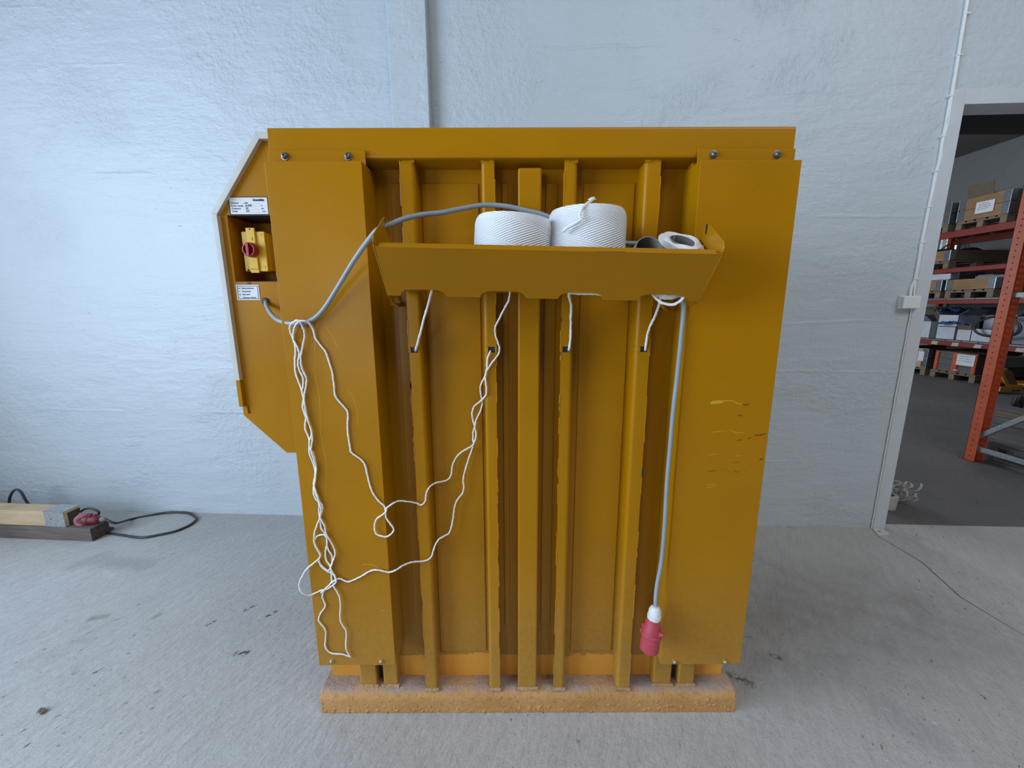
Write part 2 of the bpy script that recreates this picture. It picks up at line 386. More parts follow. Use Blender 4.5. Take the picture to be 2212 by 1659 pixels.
M['black'] = plain('black_rubber', (.022, .022, .024), .55); M['ink'] = plain('black_ink', (.02, .02, .024), .7); M['ink_faded'] = plain('faded_grey_ink', (.16, .16, .18), .8)
M['cable'] = plain('grey_cable_sheath', (.27, .31, .35), .42, 0, .06); M['black_cable'] = plain('black_cable_sheath', (.03, .033, .038), .42)
M['red'] = plain('faded_red_plastic', (.46, .055, .075), .5, 0, .18, 40); M['maroon'] = plain('maroon_plastic', (.17, .016, .024), .5, 0, .2, 40); M['red_dark'] = plain('dark_red_plastic', (.30, .008, .020), .42, 0, .1); M['pink'] = plain('pale_red_plastic', (.40, .125, .165), .55, 0, .12, 40)
M['bolt'] = plain('dark_steel_bolt', (.20, .19, .185), .42, .8, .3, 90); M['zinc'] = plain('yellow_zinc_screw', (.52, .42, .22), .38, .8, .2, 90); M['steel'] = plain('galvanised_steel', (.50, .52, .54), .42, .75, .2, 60)
M['switch'] = plain('bright_yellow_plastic', (.80, .50, .03), .42, 0, .05); M['gland'] = plain('grey_gland_plastic', (.22, .22, .22), .5)
M['twine'] = mat_twine('white_twine_winding', (.90, .92, .94)); M['twine_plain'] = plain('white_twine', (.82, .82, .82), .55, 0, .08, 300); M['twine_cream'] = mat_twine('cream_twine_winding', (.72, .72, .68))
M['card'] = plain('grey_cardboard', (.20, .18, .165), .8, 0, .15, 60); M['strap'] = plain('offwhite_strapping', (.44, .42, .38), .5, 0, .12, 30)
M['wood_pale'] = wood('pale_timber', (.52, .37, .21), (.66, .50, .31), 'x'); M['wood_dark'] = wood('weathered_dark_timber', (.10, .078, .065), (.18, .145, .125), 'x'); M['wood_end'] = plain('dark_timber_end', (.075, .050, .042), .8, 0, .4, 50, .3)
M['pallet'] = wood('pallet_wood', (.19, .145, .10), (.31, .24, .17), 'x'); M['pallet_y'] = wood('pallet_wood_cross', (.17, .13, .09), (.28, .215, .15), 'y'); M['collar'] = wood('collar_wood', (.27, .155, .075), (.40, .245, .125), 'y'); M['collar_x'] = wood('collar_wood_shaded_side', (.16, .10, .06), (.25, .165, .10), 'x')  # long collar boards carry their shade as darker wood
M['wood_grey'] = wood('grey_weathered_wood', (.10, .097, .095), (.19, .18, .172), 'y'); M['wood_brown'] = wood('brown_weathered_wood', (.15, .105, .07), (.26, .19, .135), 'y')
M['rack_red'] = plain('red_rack_paint', (.25, .035, .026), .5, 0, .15, 20); M['rack_orange'] = plain('orange_rack_paint', (.62, .115, .040), .5, 0, .14, 18); M['rack_black'] = plain('beam_black', (.016, .018, .020), .6)  # the near rack beams' backlit shade is put into the black
M['brace'] = plain('galvanised_brace', (.34, .38, .38), .5, .4, .2, 60); M['deck'] = plain('galvanised_decking', (.22, .24, .26), .5, .5, .2, 30); M['stripe'] = plain('cream_stripe_paint', (.50, .47, .40), .6)
M['carton'] = plain('white_carton', (.58, .61, .68), .75, 0, .06); M['carton_grey'] = plain('grey_carton_side', (.23, .25, .29), .8, 0, .1, 6); M['carton_brown'] = plain('brown_carton', (.16, .125, .09), .8, 0, .1, 10)
M['film'] = plain('blue_plastic_film', (.05, .13, .32), .22, 0, .3, 12); M['hinge'] = plain('steel_hinge', (.30, .34, .38), .35, .8, .3, 90)
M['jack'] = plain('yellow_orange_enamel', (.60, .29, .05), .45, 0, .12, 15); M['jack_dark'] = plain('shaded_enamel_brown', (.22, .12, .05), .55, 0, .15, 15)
M['chrome'] = plain('chrome', (.7, .72, .75), .12, 1, .05); M['cloth'] = plain('grey_felt', (.16, .17, .17), .9, 0, .2, 30, .4, 120)
M['bare'] = plain('bare_rusty_steel', (.05, .035, .025), .7, .2, .4, 90)

# ---------------------------------------------------------------- the setting
WY, WS = 2.466, -.0477                      # the painted wall stands on the line y = WY + WS x
WM = Matrix.Translation((0, WY, 0)) @ Matrix.Rotation(math.atan(WS), 4, 'Z')   # wall frame: x along, y into the store, z up
WI = WM.inverted()
WT = .11
def wbox(mb, u0, u1, v0, v1, z0, z1): return mb.box((u0, v0, z0), (u1, v1, z1), WM)
DU0, DZ = 2.372, 2.437                      # door opening
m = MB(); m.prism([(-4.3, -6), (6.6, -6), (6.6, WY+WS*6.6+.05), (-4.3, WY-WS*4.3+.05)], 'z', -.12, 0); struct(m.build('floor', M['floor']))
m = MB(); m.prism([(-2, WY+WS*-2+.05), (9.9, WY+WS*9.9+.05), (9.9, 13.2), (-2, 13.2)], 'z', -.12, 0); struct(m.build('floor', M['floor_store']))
m = MB(); wbox(m, -4.4, DU0, 0, WT, 0, 5.1); wbox(m, DU0, 6.0, 0, WT, DZ, 5.1); wbox(m, 6.0, 10.2, 0, WT, 0, 5.1)
wb = struct(m.build('wall_back', M['wall']))
pa, pb = WI @ aY(835, 0, 2.44), WI @ aY(930, 270, 2.44)
m = MB(); wbox(m, (WI @ aY(848, 270, 2.44)).x, pb.x, -.062, 0, 0, 5.0); o = m.build('pilaster', M['wall'], wb, .006)
# left wall with a band of tall windows, rear wall with a wide open gate, right wall, ceiling
def wall_y(name, x, y0, y1, z1, holes, th=.2, mat=None):
    mb = MB(); ys = sorted({y0, y1, *[h for q in holes for h in q[:2]]})
    for a, b in zip(ys[:-1], ys[1:]):
        hs = [q for q in holes if q[0] <= a and q[1] >= b]
        if not hs: mb.box((x, a, 0), (x+th, b, z1)); continue
        z = 0
        for q in sorted(hs, key=lambda q: q[2]):
            if q[2] > z: mb.box((x, a, z), (x+th, b, q[2]))
            z = q[3]
        mb.box((x, a, z), (x+th, b, z1))
    return struct(mb.build(name, mat or M['wall_hall']))
wall_y('wall_left', -4.4, -6, 2.9, 5.1, [(-2.2, 2.3, .9, 3.3)])
wall_y('wall_right', 6.6, -6, 2.2, 5.1, [])
m = MB(); m.box((-4.4, -6.2, 0), (-3.8, -6, 5.1)); m.box((-2.2, -6.2, 0), (6.8, -6, 5.1)); m.box((-3.8, -6.2, 2.5), (-2.2, -6, 5.1)); struct(m.build('wall_front', M['wall_hall']))
m = MB(); m.box((-4.6, -6.2, 5.0), (6.8, -2.8, 5.2)); m.box((-4.6, -.2, 5.0), (6.8, 2.9, 5.2)); m.box((-4.6, -2.8, 5.0), (.7, -.2, 5.2)); m.box((5.1, -2.8, 5.0), (6.8, -.2, 5.2)); struct(m.build('ceiling', M['ceil']))  # the opening is added above the fill lamp and lets sky light in
# store room
wall_y('wall_right', 9.62, 2.0, 13.2, 4.6, [(9.09, 9.50, 2.5, 3.0), (8.78, 8.86, 2.5, 2.75), (8.88, 8.94, 2.5, 2.75), (3.2, 5.6, 2.4, 3.8)], .2, M['wall_store'])  # the last opening is out of view, added to let daylight in
wr = bpy.data.objects['wall_right.001']
for (a, b, z0, z1) in ((9.09, 9.50, 2.5, 3.0),):
    m = MB()
    for q in ((a, a+.02, z0, z1), (b-.02, b, z0, z1), (a, b, z0, z0+.02), (a, b, z1-.02, z1), (9.20, 9.205, z0, 2.78), (9.20, 9.48, 2.78, 2.786)):
        m.box((9.66, q[0], q[2]), (9.70, q[1], q[3]))
    struct(m.build('window_1', M['steel']))
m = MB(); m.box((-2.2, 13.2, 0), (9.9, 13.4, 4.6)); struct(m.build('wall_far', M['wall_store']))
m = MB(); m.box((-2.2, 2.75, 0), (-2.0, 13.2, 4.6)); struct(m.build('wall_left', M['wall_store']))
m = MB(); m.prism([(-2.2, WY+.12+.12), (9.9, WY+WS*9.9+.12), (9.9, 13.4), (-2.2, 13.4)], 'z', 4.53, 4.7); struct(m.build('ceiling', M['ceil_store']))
m = MB(); m.box((2.2, 2.9, 2.54), (9.6, 3.0, 2.62)); m.box((2.2, 2.94, 2.62), (9.6, 2.96, 2.75)); struct(m.build('trim_2', M['rack_black']))
# steel door frame: an angle on the wall face and through the reveal, foot plate, sealant bead
m = MB(); wbox(m, DU0-.068, DU0, -.014, 0, 0, DZ+.07); wbox(m, DU0-.004, DU0+.004, -.014, WT+.01, 0, DZ); wbox(m, DU0, 6.0, -.014, 0, DZ, DZ+.07); wbox(m, DU0, 6.0, -.014, WT+.01, DZ-.004, DZ+.004)
tr = struct(m.build('trim_1', M['trim'], None, .002))
fp = [aZ(1884, 1141, .006), aZ(1906, 1142, .006), aZ(1921, 1154, .006), aZ(1897, 1156, .006)]
m = MB(); m.prism([(p.x, p.y) for p in fp], 'z', 0, .008); ft = m.build('foot_plate', M['trim'], tr, .0015)
q = aZ(1900, 1149, .008); m = MB(); m.lathe([(.006, 0), (.006, .008), (.004, .011)], 10, Matrix.Translation((q.x, q.y, .007))); m.build('anchor_bolt', M['steel'], ft)
m = MB(); m.tube([WM @ Vector((DU0-.070+random.uniform(-.0012, .0012), -.006, z*.06)) for z in range(0, 42)], .0045, 6); m.build('sealant_bead', M['white_plastic'], tr, label='white paint bead along the frame edge')

# ---------------------------------------------------------------- baling press
press = thing('baling_press', 'tall yellow steel baling press with ribbed back and two side covers', 'baling press', (.05, 1.3, 0))
PY, RY, BY = 1.235, 1.178, 1.166
XL, XR = -.645, .752
# base beam with rounded upper front edge
pr = [(BY, .0)]+[(BY+.034*(1-math.cos(a)), .051+.034*math.sin(a)) for a in [i*PI/2/6 for i in range(7)]]+[(1.95, .085), (1.95, 0)]
m = MB(); m.prism(pr, 'x', -.673, .779); base = m.build('base_beam', M['base'], press, .004, label='rough chipped orange base beam with a dusty top')
m = MB()
for i in range(70):
    x = random.uniform(-.66, .77); s = random.uniform(.003, .008)
    m.lathe([(0.0001, -.0025), (s, -.001), (s*.6, .0015), (.0001, .0022)], 6, Matrix.Translation((x, BY-.0006, random.uniform(.004, .03 if x < .3 else .055))) @ Matrix.Rotation(PI/2, 4, 'X') @ Matrix.Rotation(random.uniform(0, 6), 4, 'Z'))
o = m.build('paint_blister', M['base'], base); o['kind'] = 'stuff'
# chamber body and back panel
m = MB(); m.box((-.630, PY+.004, .085), (.730, 1.95, 1.80)); m.build('chamber', M['yellow'], press, .004)
m = MB(); m.box((-.656, PY, .085), (.757, PY+.004, 1.79)); panel = m.build('back_panel', M['panel'], press, label='back panel with a repainted orange band at the foot')
for x0, x1 in ((-.257, -.094), (.206, .352), (-.345, -.312), (-.028, -.010), (.098, .132)):   # pressed sheet strips between the ribs
    m = MB(); m.box((x0, PY-.004, .30 if x1-x0 < .1 else .19), (x1, PY, 1.745)); m.build('pressed_strip', M['panel'], panel, .003)
# top beam
pr = [(BY+.002, 1.797), (BY+.002, 1.858)]+[(BY+.002+.009*(1-math.cos(a)), 1.858+.009*math.sin(a)) for a in (.5, 1.0, PI/2)]+[(1.75, 1.867), (1.75, 1.78), (PY, 1.782), (PY-.012, 1.783), (BY+.012, 1.788), (BY+.004, 1.791)]
m = MB(); m.prism(pr, 'x', XL, .752); top = m.build('top_beam', M['yellow'], press, .0015)
m = MB(); m.lathe([(.012, 0), (.012, .006), (.007, .008), (.007, .016), (.001, .017)], 12, Matrix.Translation((.055, 1.36, 1.866))); m.build('bolt', M['bolt'], top)
# ribs: folded angles with a rounded corner, a raw edge and a slot backed by a black box for its shade
def rib(x0, x1, side, sx0, sx1):
    """front flange x0..x1; web on 'side' (+1 right, -1 left)"""
    R, T = .011, .004
    def prof(xa, xb):
        if side > 0:
            P = [(xa, RY), (xb-R, RY)]+[(xb-R+R*math.sin(a), RY+R*(1-math.cos(a))) for a in (.4, .8, 1.2, PI/2)]+[(xb, PY), (xb-T, PY), (xb-T, RY+R), (xb-R, RY+T), (xa, RY+T)]
        else:
            P = [(xb, RY), (xa+R, RY)]+[(xa+R-R*math.sin(a), RY+R*(1-math.cos(a))) for a in (.4, .8, 1.2, PI/2)]+[(xa, PY), (xa+T, PY), (xa+T, RY+R), (xa+R, RY+T), (xb, RY+T)]
        return P
    z0, z1 = 1.268, 1.284; ztop = aY(1050, 350, RY).z
    mb = MB(); full = prof(x0, x1)
    mb.prism(full, 'z', .080, z0-3e-5); mb.prism(full, 'z', z1+3e-5, ztop)
    if side > 0: mb.prism(prof(sx1, x1), 'z', z0, z1); mb.box((x0, RY, z0), (sx0, RY+T, z1))
    else: mb.prism(prof(x0, sx0), 'z', z0, z1); mb.box((sx1, RY, z0), (x1, RY+T, z1))
    o = mb.build('rib', M['yellow'], press, .0006, 1)
    b = MB(); b.box((sx0-.002, RY+T+.0005, z0-.004), (sx1+.002, RY+.02, z1+.004)); b.build('slot_shade', M['black'], o, .001)  # black box paints shade into the open slot
    xe = x0 if side > 0 else x1                                   # stitch welds and chipped paint on the raw edge
    zz = .10
    while zz < 1.7:
        wv = MB()
        L = random.uniform(.05, .16); wv.tube([Vector((xe+random.uniform(-.0009, .0009), RY+.0016, zz+L*k/8)) for k in range(9)], [.0019+random.uniform(0, .0012) for k in range(9)], 6)
        zz += L+random.uniform(.05, .14)
        wv.build('edge_weld', M['yellow'], o)
    for k in range(5):
        zc = random.uniform(.35, 1.55); hc_ = random.uniform(.008, .035); b = MB(); b.box((xe-.0022, RY-.0004, zc), (xe+.0010, RY+T, zc+hc_)) if side > 0 else b.box((xe-.0010, RY-.0004, zc), (xe+.0022, RY+T, zc+hc_)); b.build('bare_chip', M['bare'], o)
    bm_ = MB(); bm_.tube([Vector((x0+(x1-x0)*k/7, RY+.004+random.uniform(-.001, .001), ztop+.001+random.uniform(0, .002))) for k in range(8)], [.0042+random.uniform(0, .0015) for k in range(8)], 8); bm_.build('top_weld', M['yellow'], o)
    bt = MB(); bt.tube([Vector((x0-.003+(x1-x0+.006)*k/7, RY+.001, .084+random.uniform(0, .002))) for k in range(8)], [.005+random.uniform(0, .003) for k in range(8)], 7); bt.build('foot_weld', M['base'], o)
rib(-.302, -.262, 1, -.296, -.277); rib(-.082, -.046, -1, -.069, -.050); rib(.144, .180, 1, .150, .169); rib(.362, .405, -1, .378, .398)
m = MB(); m.box((.018, RY+.004, .08), (.083, PY, aY(1140, 360, RY).z)); cp = m.build('centre_post', M['yellow'], press, .006, 3)
m = MB(); m.tube([Vector((.014+.073*k/9, RY+.004, .085)) for k in range(10)], [.005+random.uniform(0, .003) for k in range(10)], 7); m.build('foot_weld', M['base'], cp)
for x0, x1 in ((-.539, -.479), (-.457, -.405), (.4955, .559), (.584, .641)):
    m = MB(); m.box((x0, 1.195, .08), (x1, PY, 1.79)); gp = m.build('guide_post', M['yellow'], press, .006, 3)
    m = MB(); m.tube([Vector((x0-.004+(x1-x0+.008)*k/9, 1.194, .085)) for k in range(10)], [.005+random.uniform(0, .003) for k in range(10)], 7); m.build('foot_weld', M['base'], gp)
for x0, x1 in ((-.478, -.458), (.560, .583)):  # black strips put the shade of the gap into colour
    m = MB(); m.box((x0, 1.225, .085), (x1, 1.234, .30)); m.build('gap_shade', M['black'], panel, label='black strip for the shade between the guide posts')
# side covers: sheet boxes open at the back, with a bolted flange on the top beam
def cover(x0, x1, mat, inner, fx0, fx1, tops, lows, lab):
    T = .0025; Y0, Y1 = 1.130, PY-.003; z0, z1 = .236, 1.771
    mb = MB(); mb.prism([(x0, Y1), (x0, Y0), (x1, Y0), (x1, Y1), (x1-T, Y1), (x1-T, Y0+T), (x0+T, Y0+T), (x0+T, Y1)], 'z', z0, z1); mb.box((x0+T, Y0+T, z1-T-.001), (x1-T, Y1-.05, z1-.001))
    mb.box((fx0, 1.160, z1-.01), (fx1, 1.1635, 1.808))
    o = mb.build('side_cover', mat, press, .0011, 2, lab)
    for px, py in tops:
        p = aY(px, py, 1.160); b = MB(); Mx = Matrix.Translation(p) @ Matrix.Rotation(PI/2, 4, 'X')
        b.lathe([(.0105, 0), (.0105, .002), (.0075, .0025), (.0075, .0055), (.006, .008), (.0035, .0088), (.003, .006), (.0001, .006)], 14, Mx); b.build('bolt', M['bolt'], o)
    for px, py in lows:
        p = aY(px, py, 1.130); b = MB(); Mx = Matrix.Translation(p) @ Matrix.Rotation(PI/2, 4, 'X')
        b.lathe([(.0085, 0), (.0085, .0015), (.0062, .002), (.0058, .005), (.004, .0072), (.0001, .0078)], 14, Mx); b.build('screw', M['zinc'], o)
    return o
cover(-.640, -.388, M['cover_left'], 1, -.645, -.387, [(616, 338), (752, 338)], [(717, 1428), (824, 1428)], 'left cover with faint twine rub marks')
cover(.490, .752, M['cover_right'], -1, .494, .752, [(1541, 334), (1678, 334)], [(1457, 1429), (1566, 1429)], 'right cover with yellow and black scratches')
for px, py in ((857, 657), (1433, 665)):
    p = aY(px, py, 1.20); b = MB(); b.tube([p+Vector((-.012, 0, .03)), p+Vector((-.012, -.012, .012)), p+Vector((-.006, -.022, 0)), p+Vector((.004, -.016, -.004)), p+Vector((.006, .02, -.002)), p+Vector((.006, PY-1.2, 0))], .006, 10)
    b.lathe([(.013, 0), (.013, .004)], 16, Matrix.Translation((p.x+.006, PY, p.z)) @ Matrix.Rotation(PI/2, 4, 'X')); b.build('tray_hook', M['yellow'], press)
# control cabinet on the left flank
KY = 1.31
out = [(-.728, 1.902), (-.747, 1.902), (-.908, 1.682), (-.906, 1.046), (-.898, 1.040), (-.773, .910), (-.60, .910), (-.60, 1.902)]
cab = MB(); OX0, OZ0, OZ1 = -.874, 1.479, 1.678; RX = -.66
cab.prism([(-.60, 1.678), (OX0, 1.678), (-.906, 1.678), (-.747, 1.900), (-.60, 1.900)], 'y', KY, KY+.003)
cab.box((-.906, KY, OZ0), (OX0, KY+.003, OZ1)); cab.box((RX, KY, OZ0), (-.60, KY+.003, OZ1))
cab.prism([(-.60, OZ0), (-.906, OZ0), (-.904, 1.046), (-.897, 1.036), (-.773, .910), (-.60, .910)], 'y', KY, KY+.003)
cabinet = cab.build('control_cabinet', M['yellow'], press)
rc = MB(); rc.box((OX0-.002, KY+.003, OZ0-.002), (OX0, KY+.12, OZ1+.002)); rc.box((RX, KY+.003, OZ0-.002), (RX+.002, KY+.12, OZ1+.002)); rc.box((OX0-.002, KY+.12, OZ0-.002), (RX+.002, KY+.122, OZ1+.002)); rc.box((OX0, KY+.003, OZ0-.002), (RX, KY+.12, OZ0)); rc.box((-.78, KY+.1195, OZ0), (-.779, KY+.12, OZ1))
rc.build('switch_recess', M['yellow'], cabinet)
rc = MB(); rc.box((OX0, KY+.003, OZ1-.001), (RX, KY+.122, OZ1+.002)); rc.build('recess_top_shade', M['black'], cabinet, label='black sheet for the shade at the top of the recess')  # black sheet paints the shaded underside of the recess top
rc = MB(); rc.box((OX0, KY+.001, OZ0-.003), (RX, KY+.0035, OZ0+.002)); rc.build('recess_bottom_strip', M['black'], cabinet, label='black strip along the bottom of the recess')  # thin black strip on the lower edge of the recess
def strip(mb, a, b, wd, y0, y1, na=None):
    a = Vector(a); b = Vector(b); d = (b-a).normalized(); n = Vector((-d.y, d.x))
    mb.prism([tuple(a), tuple(b), tuple(b+n*wd), tuple(a+n*wd)], 'y', y0, y1)
hd = MB()
hd.prism([(-.60, 1.904), (-.749, 1.904), (-.7395, 1.886), (-.60, 1.886)], 'y', KY-.016, 1.92)
hd.build('hood_edge', M['white_sheet'], cabinet, .001, label='off-white sheet edge along the top')
hd = MB(); hd.prism([(-.749, 1.904), (-.910, 1.684), (-.893, 1.678), (-.7395, 1.886)], 'y', KY-.016, 1.92); hd.build('hood_edge', M['white_sheet'], cabinet, .001, label='off-white sheet edge on the upper slope')
hd = MB(); hd.prism([(-.911, 1.682), (-.908, 1.165), (-.891, 1.165), (-.894, 1.676)], 'y', KY-.016, 1.92); hd.build('hood_edge', M['white_sheet'], cabinet, .001, label='off-white upright sheet edge')
hd = MB(); hd.box((-.906, KY-.014, 1.076), (-.892, KY+.3, 1.164)); hd.build('hinge_bar', M['yellow'], cabinet, .001)
hd = MB(); hd.tube([Vector((-.888, KY-.003, 1.076)), Vector((-.886, KY-.003, 1.05))], .003, 8); hd.build('hinge_pin', M['yellow'], cabinet)
hd = MB(); hd.box((-.90, KY+.004, 1.05), (-.60, 1.90, 1.478)); hd.prism([(-.60, 1.05), (-.897, 1.046), (-.773, .915), (-.60, .915)], 'y', KY+.004, 1.9); hd.box((-.88, KY+.124, 1.478), (-.60, 1.9, 1.69)); hd.prism([(-.60, 1.69), (-.885, 1.69), (-.74, 1.884), (-.60, 1.884)], 'y', KY+.004, 1.9); hd.build('cabinet_body', M['yellow'], cabinet)
PM = lambda x, z, y=KY: Matrix.Translation((x, y, z)) @ Matrix.Rotation(PI/2, 4, 'X')
# rating plate
rp = MB(); rp.box((-.860, KY-.0015, 1.680), (-.745, KY, 1.729)); rpl = rp.build('rating_plate', M['white'], press, label='white rating plate with printed and handwritten lines')
rp = MB()
for a, b, c, d in ((-.862, -.745, 1.7285, 1.7305), (-.862, -.745, 1.6785, 1.6805), (-.862, -.8605, 1.6785, 1.7305)): rp.box((a, KY-.002, c), (b, KY, d))
rp.build('plate_border', M['ink'], rpl)
L = [('bramidan', -.7535, 1.7185, .0092, 'RIGHT', 0, .0004)]
for i, (a, b, c) in enumerate((('Checked:', 'ckn', ''), ('Power supply:', '3x400', 'V'), ('Frequency:', '50', 'Hz'), ('Pump:', '8.0', 'ccm'))):
    z = 1.7105-i*.0078; L += [(a, -.857+i*.0008, z, .0066, 'LEFT', 0, 0), (b, -.816+i*.001, z, .0082, 'LEFT', .35, 0), (c, -.765 if c != 'ccm' else -.763, z, .006, 'LEFT', 0, 0)]
texts([(t, x-0, z, s, al, sh, bo) for t, x, z, s, al, sh, bo in L if t], PM(0, 0, KY-.0015), 'lettering', M['ink'], rpl)
rp = MB()
for i in range(4): rp.box((-.822, KY-.0018, 1.7095-i*.0078), (-.770, KY-.0014, 1.7098-i*.0078))
rp.build('ruled_line', M['ink_faded'], rpl)
# information label
il = MB(); il.box((-.874, KY-.0012, 1.423), (-.802, KY, 1.470)); ilb = il.build('information_label', M['white'], press, label='small white label with a dark border')
il = MB(); ax, bx, az, bz = -.8705, -.8055, 1.4262, 1.4668
for a, b, c, d in ((ax, bx, az, az+.0014), (ax, bx, bz-.0014, bz), (ax, ax+.0014, az, bz), (bx-.0014, bx, az, bz)): il.box((a, KY-.0016, c), (b, KY, d))
il.build('label_border', M['ink'], ilb)
L = []
for i, (a, b) in enumerate((('DK', 'Sikkerhedsafbryder'), ('D', 'Hauptschalter'), ('GB', 'Main switch'), ('F', 'Sectionneur Général'))):
    z = 1.4580-i*.0096; L += [(a, -.8665, z, .0046, 'LEFT', 0, 0), (b, -.8560, z, .0050, 'LEFT', 0, .0001)]
texts(L, PM(0, 0, KY-.0012), 'lettering', M['ink'], ilb)
m = MB(); m.box((-.836, KY-.001, 1.4725), (-.827, KY, 1.4785)); m.build('tape_scrap', M['black'], ilb)
# main switch
SW = 1.333
sw = MB(); sw.box((-.850, SW+.012, 1.516), (-.776, KY+.12, 1.632)); sw_o = sw.build('main_switch', M['switch'], press, .003, 3, 'bright yellow isolator switch box with a red knob')
sw = MB(); sw.box((-.853, SW, 1.513), (-.779, SW+.012, 1.635)); sw.build('switch_lid', M['switch'], sw_o, .003, 3)
sw = MB(); sw.box((-.834, SW-.006, 1.520), (-.806, SW, 1.645)); sw.box((-.834, SW-.004, 1.508), (-.806, SW, 1.52)); sw.build('handle_plate', M['switch'], sw_o, .002)
sw = MB()
for px, pz in ((-.791, 1.626), (-.791, 1.526), (-.845, 1.526)): sw = MB(); sw.lathe([(.0042, 0), (.0042, .001), (.003, .0012), (.003, .0006), (.0001, .0006)], 12, PM(px, pz, SW)); sw.build('lid_screw', M['switch'], sw_o)
sw = MB(); sw.lathe([(.0215, 0), (.0225, .004), (.0215, .018), (.019, .021), (.0155, .021), (.015, .010), (.0001, .010)], 28, PM(-.819, 1.577, SW-.006)); sw.box((-.825, SW-.030, 1.557), (-.816, SW-.012, 1.598)); sw.build('knob', M['red_dark'], sw_o, .001)
texts([('I', -.815, 1.608, .011, 'CENTER', 0, .0004)], PM(0, 0, SW-.006), 'lettering', M['ink'], sw_o)
texts([('Telemecanique', -.836, 1.5145, .0052, 'LEFT', 0, .0001)], PM(0, 0, SW), 'lettering', M['ink'], sw_o)
m = MB(); m.box((-.846, SW-.0004, 1.5135), (-.8395, SW+.001, 1.520)); m.build('maker_mark', M['ink'], sw_o)
m = MB(); m.lathe([(.0022, 0), (.0022, .0006)], 10, PM(-.820, 1.640, SW-.006)); m.build('padlock_hole', M['ink'], sw_o)
for z, s in ((1.632, 1), (1.516, -1)):
    m = MB(); m.lathe([(.013, 0), (.013, .010), (.011, .011), (.011, .020), (.008, .024)], 6, Matrix.Translation((-.770, SW+.045, z)) @ (Matrix.Rotation(PI, 4, 'X') if s < 0 else Matrix.Identity(4))); m.tube([Vector((-.770, SW+.045, z+s*.02)), Vector((-.772, SW+.045, z+s*.035)), Vector((-.778 if s > 0 else -.768, SW+.05, z+s*(.046 if s > 0 else .037)))], .005, 8); m.build('cable_gland', M['gland'], sw_o)
gx = aY(574, 651, KY); m = MB(); m.lathe([(.0095, 0), (.0115, .003), (.0095, .006), (.006, .006)], 18, PM(gx.x, gx.z, KY)); m.build('grommet', M['black'], press)

# ---------------------------------------------------------------- power cable with red plug
pc = thing('power_cable', 'grey power cable draped from the switch cabinet over the tray, ending in a red plug', 'cable', tuple(aY(1417, 1405, 1.10)))
cp_ = [(574, 651, 1.31), (577, 663, 1.285), (588, 681, 1.21), (606, 694, 1.15), (640, 699, 1.122), (672, 692, 1.118), (700, 667, 1.112), (733, 615, 1.10), (765, 562, 1.075), (795, 520, 1.045), (815, 497, 1.025), (838, 487, 1.03), (872, 473, 1.05), (910, 464, 1.075), (955, 459, 1.10), (1000, 450, 1.13), (1045, 443, 1.150), (1090, 445, 1.157), (1130, 453, 1.163), (1180, 466, 1.167), (1230, 492, 1.168), (1290, 515, 1.168), (1350, 525, 1.168), (1390, 529, 1.168), (1430, 560, 1.15), (1462, 605, 1.125), (1476, 655, 1.118), (1471, 730, 1.118), (1463, 810, 1.120), (1454, 890, 1.121), (1448, 960, 1.121), (1441, 1040, 1.121), (1436, 1130, 1.121), (1429, 1210, 1.120), (1419, 1265, 1.108), (1416, 1300, 1.092), (1417, 1322, 1.088)]
m = MB(); m.tube(spline([aY(*p) for p in cp_], 5), .0063, 10); m.build('cord', M['cable'], pc)
pt = aY(1416, 1312, 1.088); pe = aY(1402, 1402, 1.078); dz = (pe-pt).normalized()
PMx = Matrix.Translation(pt) @ dz.to_track_quat('Z', 'Y').to_matrix().to_4x4(); Lp = (pe-pt).length
m = MB(); m.lathe([(.008, -.004), (.014, 0), (.0185, .010), (.0185, .022), (.0205, .023), (.0205, .034), (.0185, .036), (.0195, .040)], 14, PMx); m.build('plug_gland', M['white_plastic'], pc, label='white plug gland')
m = MB(); m.lathe([(.0200, .038), (.0215, .050), (.026, .066), (.0285, .078), (.0285, .084), (.031, .086), (.031, .093), (.0285, .095), (.0285, Lp), (.0265, Lp), (.0265, Lp-.02), (.0001, Lp-.02)], 24, PMx)
m.box((-.031, -.008, .070), (-.024, .008, .086), PMx); m.box((-.036, -.007, .092), (-.026, .007, .105), PMx); m.prism([(.0255, .066), (.040, .060), (.041, .066), (.0285, .080)], 'y', -.004, .004, PMx); m.build('plug_body', M['red'], pc, .0006, label='red five-pin plug body')

# ---------------------------------------------------------------- twine tray
TX0, TX1 = -.309, .474
tray = thing('twine_tray', 'yellow sheet steel trough with four scalloped cutouts hung on the press', 'tray', (.0825, 1.10, 1.42))
TM = Matrix.Translation((.0825, 0, 1.53)) @ Matrix.Rotation(math.radians(1.3), 4, 'Y') @ Matrix.Translation((-.0825, 0, -1.53))
def tiltm(me): me.transform(TM); return me
fl = Vector((.9362, 1.5232)); fb = Vector((1.030, 1.419)); dv = fb-fl; Lf = dv.length; dv.normalize(); nv = Vector((dv.y, -dv.x))
FM = Matrix(((1, 0, 0, 0), (0, -dv.x, 0, fb.x), (0, -dv.y, 0, fb.y), (0, 0, 0, 1))).to_4x4()
FM = Matrix(((1, 0, 0, 0), (0, -dv.x, dv.y, fb.x), (0, -dv.y, -dv.x, fb.y), (0, 0, 0, 1)))      # x along, y up the sheet, z outwards
cuts = [(868, 966), (1040, 1137), (1208, 1303), (1378, 1476)]
pl = [(TX0, Lf), (TX0, 0)]
